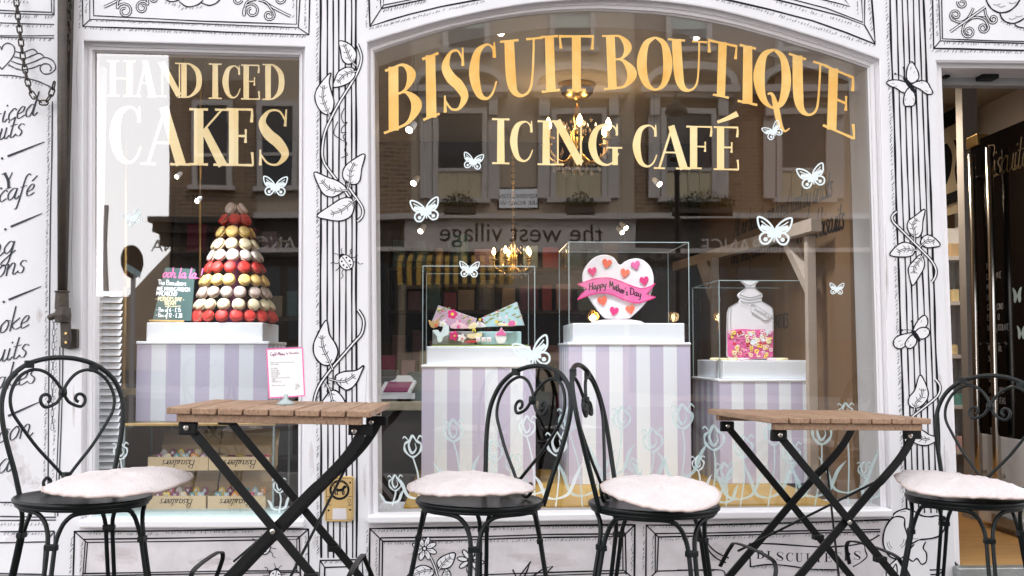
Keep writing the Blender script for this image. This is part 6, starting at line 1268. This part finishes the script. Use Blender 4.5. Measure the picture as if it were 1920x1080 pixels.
# ---------------------------------------------------------------- the terrace across the street (seen in the panes)
DB = 22.0
def Q(px, py, off=0.0):             # a point of the far terrace, measured from its mirror image in the pane
    p = P(px, py, DB - off); return V((p.x, .132 - p.y, p.z))
def qp(m, pts, o0, o1, mi=0): return m.prism([Q(x, y, 0) + V((0, o0, 0)) for x, y in pts], (0, o1 - o0, 0), mi)
def rc(x0, y0, x1, y1): return [(x0, y0), (x1, y0), (x1, y1), (x0, y1)]
ter = thing('terrace', 'pale stuccoed terrace with arched window heads across the street reflected in the panes', 'building', Q(1000, 700))
m = MB(); qp(m, rc(318, -420, 1190, 760), -6, 0); qp(m, rc(1452, -420, 1600, 760), -6, 0.0); qp(m, rc(1700, -420, 1900, 760), -6, 0); m.build('stucco_wall', 'stucco', ter)
m = MB(); qp(m, rc(1190, -420, 1452, 760), -6, -.06); qp(m, rc(1600, -420, 1700, 760), -6, -.06); qp(m, rc(1900, -420, 2500, 760), -6, -.06); m.build('brick_wall', 'brick', ter)
m = MB(); qp(m, rc(560, 40, 770, 410), 0, .02); qp(m, rc(318, 150, 480, 410), 0, .02); m.build('brick_panel', 'brick', ter)
def far_window(cx, w_, y0, ym, y1, head, shut=True, upper=False):
    h = w_ / 2; wn = MB(); t_ = 10
    for r_ in (rc(cx - h - t_, y0 - t_, cx - h, y1), rc(cx + h, y0 - t_, cx + h + t_, y1), rc(cx - h, y0 - t_, cx + h, y0)): qp(wn, r_, .001, .12)
    if not upper: qp(wn, rc(cx - h, ym - 3, cx + h, ym + 3), .002, .09)
    qp(wn, rc(cx - h - 16, y1, cx + h + 16, y1 + 9), .001, .22)
    w_o = wn.build('window', 'trim', ter)
    qp(MB(), rc(cx - h, y0, cx + h, ym if shut else y1), .002, .03).build('pane', 'pane', w_o)
    if shut:
        m = MB(); qp(m, rc(cx - h, ym, cx + h, y1), .002, .05)
        for i in range(5): qp(m, rc(cx - h + i * w_ / 4 - 2, ym, cx - h + i * w_ / 4 + 2, y1), .05, .08)
        m.build('shutters', 'shut', w_o)
    if upper: qp(MB(), rc(cx - h, y0, cx + h, (y0 + y1) / 2 - 4), .031, .05).build('blind', 'blindg', w_o)
    if head:
        m = MB(); n = 14; top = [(cx + (h + 46) * cos(pi - pi * i / n), head - 44 * sin(pi * i / n) ** .8) for i in range(n + 1)]; low = [(cx + (h + 34) * cos(pi - pi * i / n), head - 30 * sin(pi * i / n) ** .8) for i in range(n + 1)]
        for i in range(n): qp(m, [low[i], top[i], top[i + 1], low[i + 1]], .0, .35)
        qp(m, rc(cx - h - 50, head, cx + h + 50, head + 12), .0, .34); qp(m, rc(cx - h - 40, head + 12, cx + h + 40, head + 20), .0, .22)
        for sx in (-1, 1):
            X = cx + sx * (h + 22); qp(m, rc(X - 9, head + 20, X + 9, head + 52), 0, .2); qp(m, rc(X - 11, head + 52, X + 11, y1), 0, .08)
        m.build('pediment', 'trim', ter)
for cx in (862, 1085, 1290, 1506, 1790): far_window(cx, 84 if cx != 1085 else 88, 214, 318, 372, 166, True)
for cx in (875, 1072, 1290, 1500, 1790): far_window(cx, 66, 26, 60, 92, 0, False, True); 
for cx in (875, 1072, 1290, 1500): far_window(cx, 66, -190, -150, -60, 0, False, True)
for cx in (400, 520): far_window(cx, 56, 200, 290, 350, 0, False)
m = MB()
qp(m, rc(560, 100, 1900, 112), 0, .1) if 0 else None
qp(m, rc(480, 404, 1900, 414), 0, .42); qp(m, rc(480, 466, 1700, 474), 0, .3); qp(m, rc(318, -20, 1900, -6), 0, .3); m.build('string_course', 'trim', ter)
m = MB(); qp(m, rc(760, 414, 1190, 466), 0.0, .25); m.build('fascia', 'trim', ter)
m = MB(); qp(m, rc(318, 474, 745, 760), 0, .03); qp(m, rc(1180, 474, 1900, 760), 0, .03); qp(m, rc(1190, 416, 1700, 466), .0, .2); qp(m, rc(400, 416, 750, 466), .0, .2); m.build('dark_shopfront', 'dark', ter)
m = MB()
for x in range(330, 740, 70): qp(m, rc(x, 500, x + 56, 640), .031, .05)
for x in range(1200, 1660, 90): qp(m, rc(x, 500, x + 70, 640), .031, .05)
qp(m, rc(760, 540, 1170, 660), .005, .03); m.build('shop_glazing', 'pane', ter)
xr = V((-1, 0, 0))      # the terrace faces the shop, so its own left-to-right runs the other way
def far_text(s_, px, py, hpx, nm, mt, off, al='CENTER'):
    o = Q(px, py, 0) + V((0, off, 0)); return sans(s_, hpx / F * (DB + DIST) * 1.38, mt, nm, ter, o, V((-1, 0, 0)), V((0, 0, 1)), al)
far_text('the west village', 976, 456, 36, 'lettering', 'ink', .251)
far_text('FRANCE', 1376, 474, 26, 'lettering', 'trim', .21); far_text('CUCINA ITALIANA', 420, 472, 22, 'lettering', 'stucco', .21); far_text('FRANCE', 530, 470, 26, 'lettering', 'trim', .21)
o = qp(MB(), rc(933, 351, 1012, 392), .001, .03).build('street_sign', 'ink', ter); qp(MB(), rc(936, 354, 1009, 389), .031, .036).build('sign_face', 'wht', o)
far_text('KENSINGTON', 973, 371, 8.5, 'lettering', 'ink', .037); far_text('PARK ROAD W11', 973, 384, 8.5, 'lettering', 'ink', .037)
aw = thing('awning', 'yellow and black striped shop awning below the west village sign across the street', 'awning', Q(840, 500))
m = MB()
for i in range(26):
    x = 744 + i * 8.2; p = [Q(x, 478, 0) + V((0, .06, 0)), Q(x + 8.2, 478, 0) + V((0, .06, 0)), Q(x + 8.2, 500, 0) + V((0, 1.3, 0)), Q(x, 500, 0) + V((0, 1.3, 0))]
    m.prism(p, (0, 0, -.02), i % 2); p2 = [p[3], p[2], p[2] + V((0, 0, -.5)), p[3] + V((0, 0, -.5))]; m.prism(p2, (0, -.02, 0), i % 2)
m.build('canvas', ['awk', 'awy'], aw)
def leafy(name, label, px, py, w_, h, off, n=420, cat='plant'):
    c = Q(px, py, 0) + V((0, off, 0)); t = thing(name, label, cat, c); s_ = (DB + DIST) / F; m = MB(); rnd = random.Random(int(px))
    MB().box(c + V((-w_ * s_ / 2, -.12, -.2)), c + V((w_ * s_ / 2, .12, 0))).build('trough', 'dark', t)
    for i in range(n):
        a = rnd.uniform(0, 6.28); r = rnd.random() ** .5; q = c + V((w_ * s_ * .55 * r * cos(a), .2 * r * sin(a), rnd.random() ** 1.3 * h * s_ * (1.1 - r * r * .7))); u = V((rnd.uniform(-1, 1), rnd.uniform(-1, 1), rnd.uniform(-.4, 1))).normalized(); v = u.orthogonal().normalized()
        l = rnd.uniform(.04, .09); m.face([q, q + u * l * .5 + v * l * .3, q + u * l, q + u * l * .5 - v * l * .3])
    m.build('leaves', 'plant', t)
leafy('window_box', 'dark leafy window box under the far window behind the second left butterfly', 862, 392, 60, 30, .3); leafy('window_box', 'dark leafy window box under the far window below the chandelier', 1085, 392, 56, 26, .3); leafy('window_box', 'broad leafy window box under the far window below the reflected street lamp', 1310, 395, 116, 34, .3, 800)
# corner shop cornice where the terrace meets the side street
m = MB()
for x0, y0, y1, o1 in ((292, 414, 424, .7), (298, 424, 440, .55), (306, 440, 462, .35)): qp(m, rc(x0, y0, 480, y1), 0, o1)
m.build('corner_cornice', 'dark', ter)
# lower houses closing the side street
t = thing('low_house', 'lower house at the far end of the side street reflected in the small window', 'building', Q(200, 650))
def Q2(x, y): p = P(x, y, 45); return V((p.x, .132 - p.y, p.z))
MB().prism([Q2(x, y) for x, y in [(-400, 560), (100, 545), (195, 556), (240, 556), (318, 470), (340, 470), (340, 760), (-400, 760)]], (0, -4, 0)).build('wall', 'stucco', t)
qp(MB(), rc(198, 384, 204, 760), 0, .15).build('mast', 'grey', None)
o = bpy.data.objects['mast']; tag(o, 'slender grey mast standing against the sky in the side street', 'mast')
# street lamp
DL = 11.0
def QL(px, py): p = P(px, py, DL); return V((p.x, .132 - p.y, p.z))
c = QL(1268, 240); t = thing('street_lamp', 'old black lantern street lamp reflected in the arched window', 'street lamp', V((c.x, c.y, gz(c.x)))); s_ = (DL + DIST) / F
zz = lambda py: QL(1268, py).z
MB().lathe([(.05, gz(c.x) - .1), (.06, .5), (.04, .9), (.035, zz(330)), (.05, zz(322)), (.03, zz(318))], (c.x, c.y, 0), 14).build('post', 'steel', t, smooth=True)
MB().lathe([(14 * s_, zz(300)), (20 * s_, zz(214))], (c.x, c.y, 0), 8).build('lantern_glass', 'case', t)
MB().lathe([(22 * s_, zz(214)), (22 * s_, zz(209)), (14 * s_, zz(196)), (5 * s_, zz(190)), (4 * s_, zz(184)), (1 * s_, zz(172))], (c.x, c.y, 0), 12).build('lantern_cap', 'steel', t)
m = MB()
for i in range(4): a = pi / 4 + i * pi / 2; m.bar(V((c.x + 14 * s_ * cos(a), c.y + 14 * s_ * sin(a), zz(300))), V((c.x + 20 * s_ * cos(a), c.y + 20 * s_ * sin(a), zz(214))), .012, .012)
m.lathe([(12 * s_, zz(302)), (15 * s_, zz(298))], (c.x, c.y, 0), 12); m.build('lantern_frame', 'steel', t)

# round road sign on the far kerb, turned almost edge on
def QM(px, py, off=0): p = P(px, py, 9.0); return V((p.x, .132 - p.y + off, p.z))
c = QM(249, 490); s2 = (9 + DIST) / F; t = thing('road_sign', 'round dark backed road sign with a pale label reflected in the small window', 'road sign', V((c.x, c.y, gz(c.x))))
rz = MX.Rotation(R(-68), 3, 'Z') @ MX.Rotation(R(90), 3, 'X')
MB().lathe([(.001, -.006), (31 * s2, -.006), (31 * s2, .006), (.001, .006)], c, 36, mt=rz).build('disc', 'steel', t)
MB().tube([V((c.x, c.y - .04, gz(c.x) - .05)), V((c.x, c.y - .04, c.z - .1))], .03, 10).build('post', 'grey', t)
u = rz @ V((1, 0, 0)); nn_ = rz @ V((0, 0, 1)); nn_ = nn_ if nn_.y > 0 else -nn_
MB().prism([c + nn_ * .008 + u * a * s2 + V((0, 0, b * s2)) for a, b in ((-20, -4), (24, -18), (20, -29), (-22, -16))], nn_ * .004).build('label', 'blue', t)
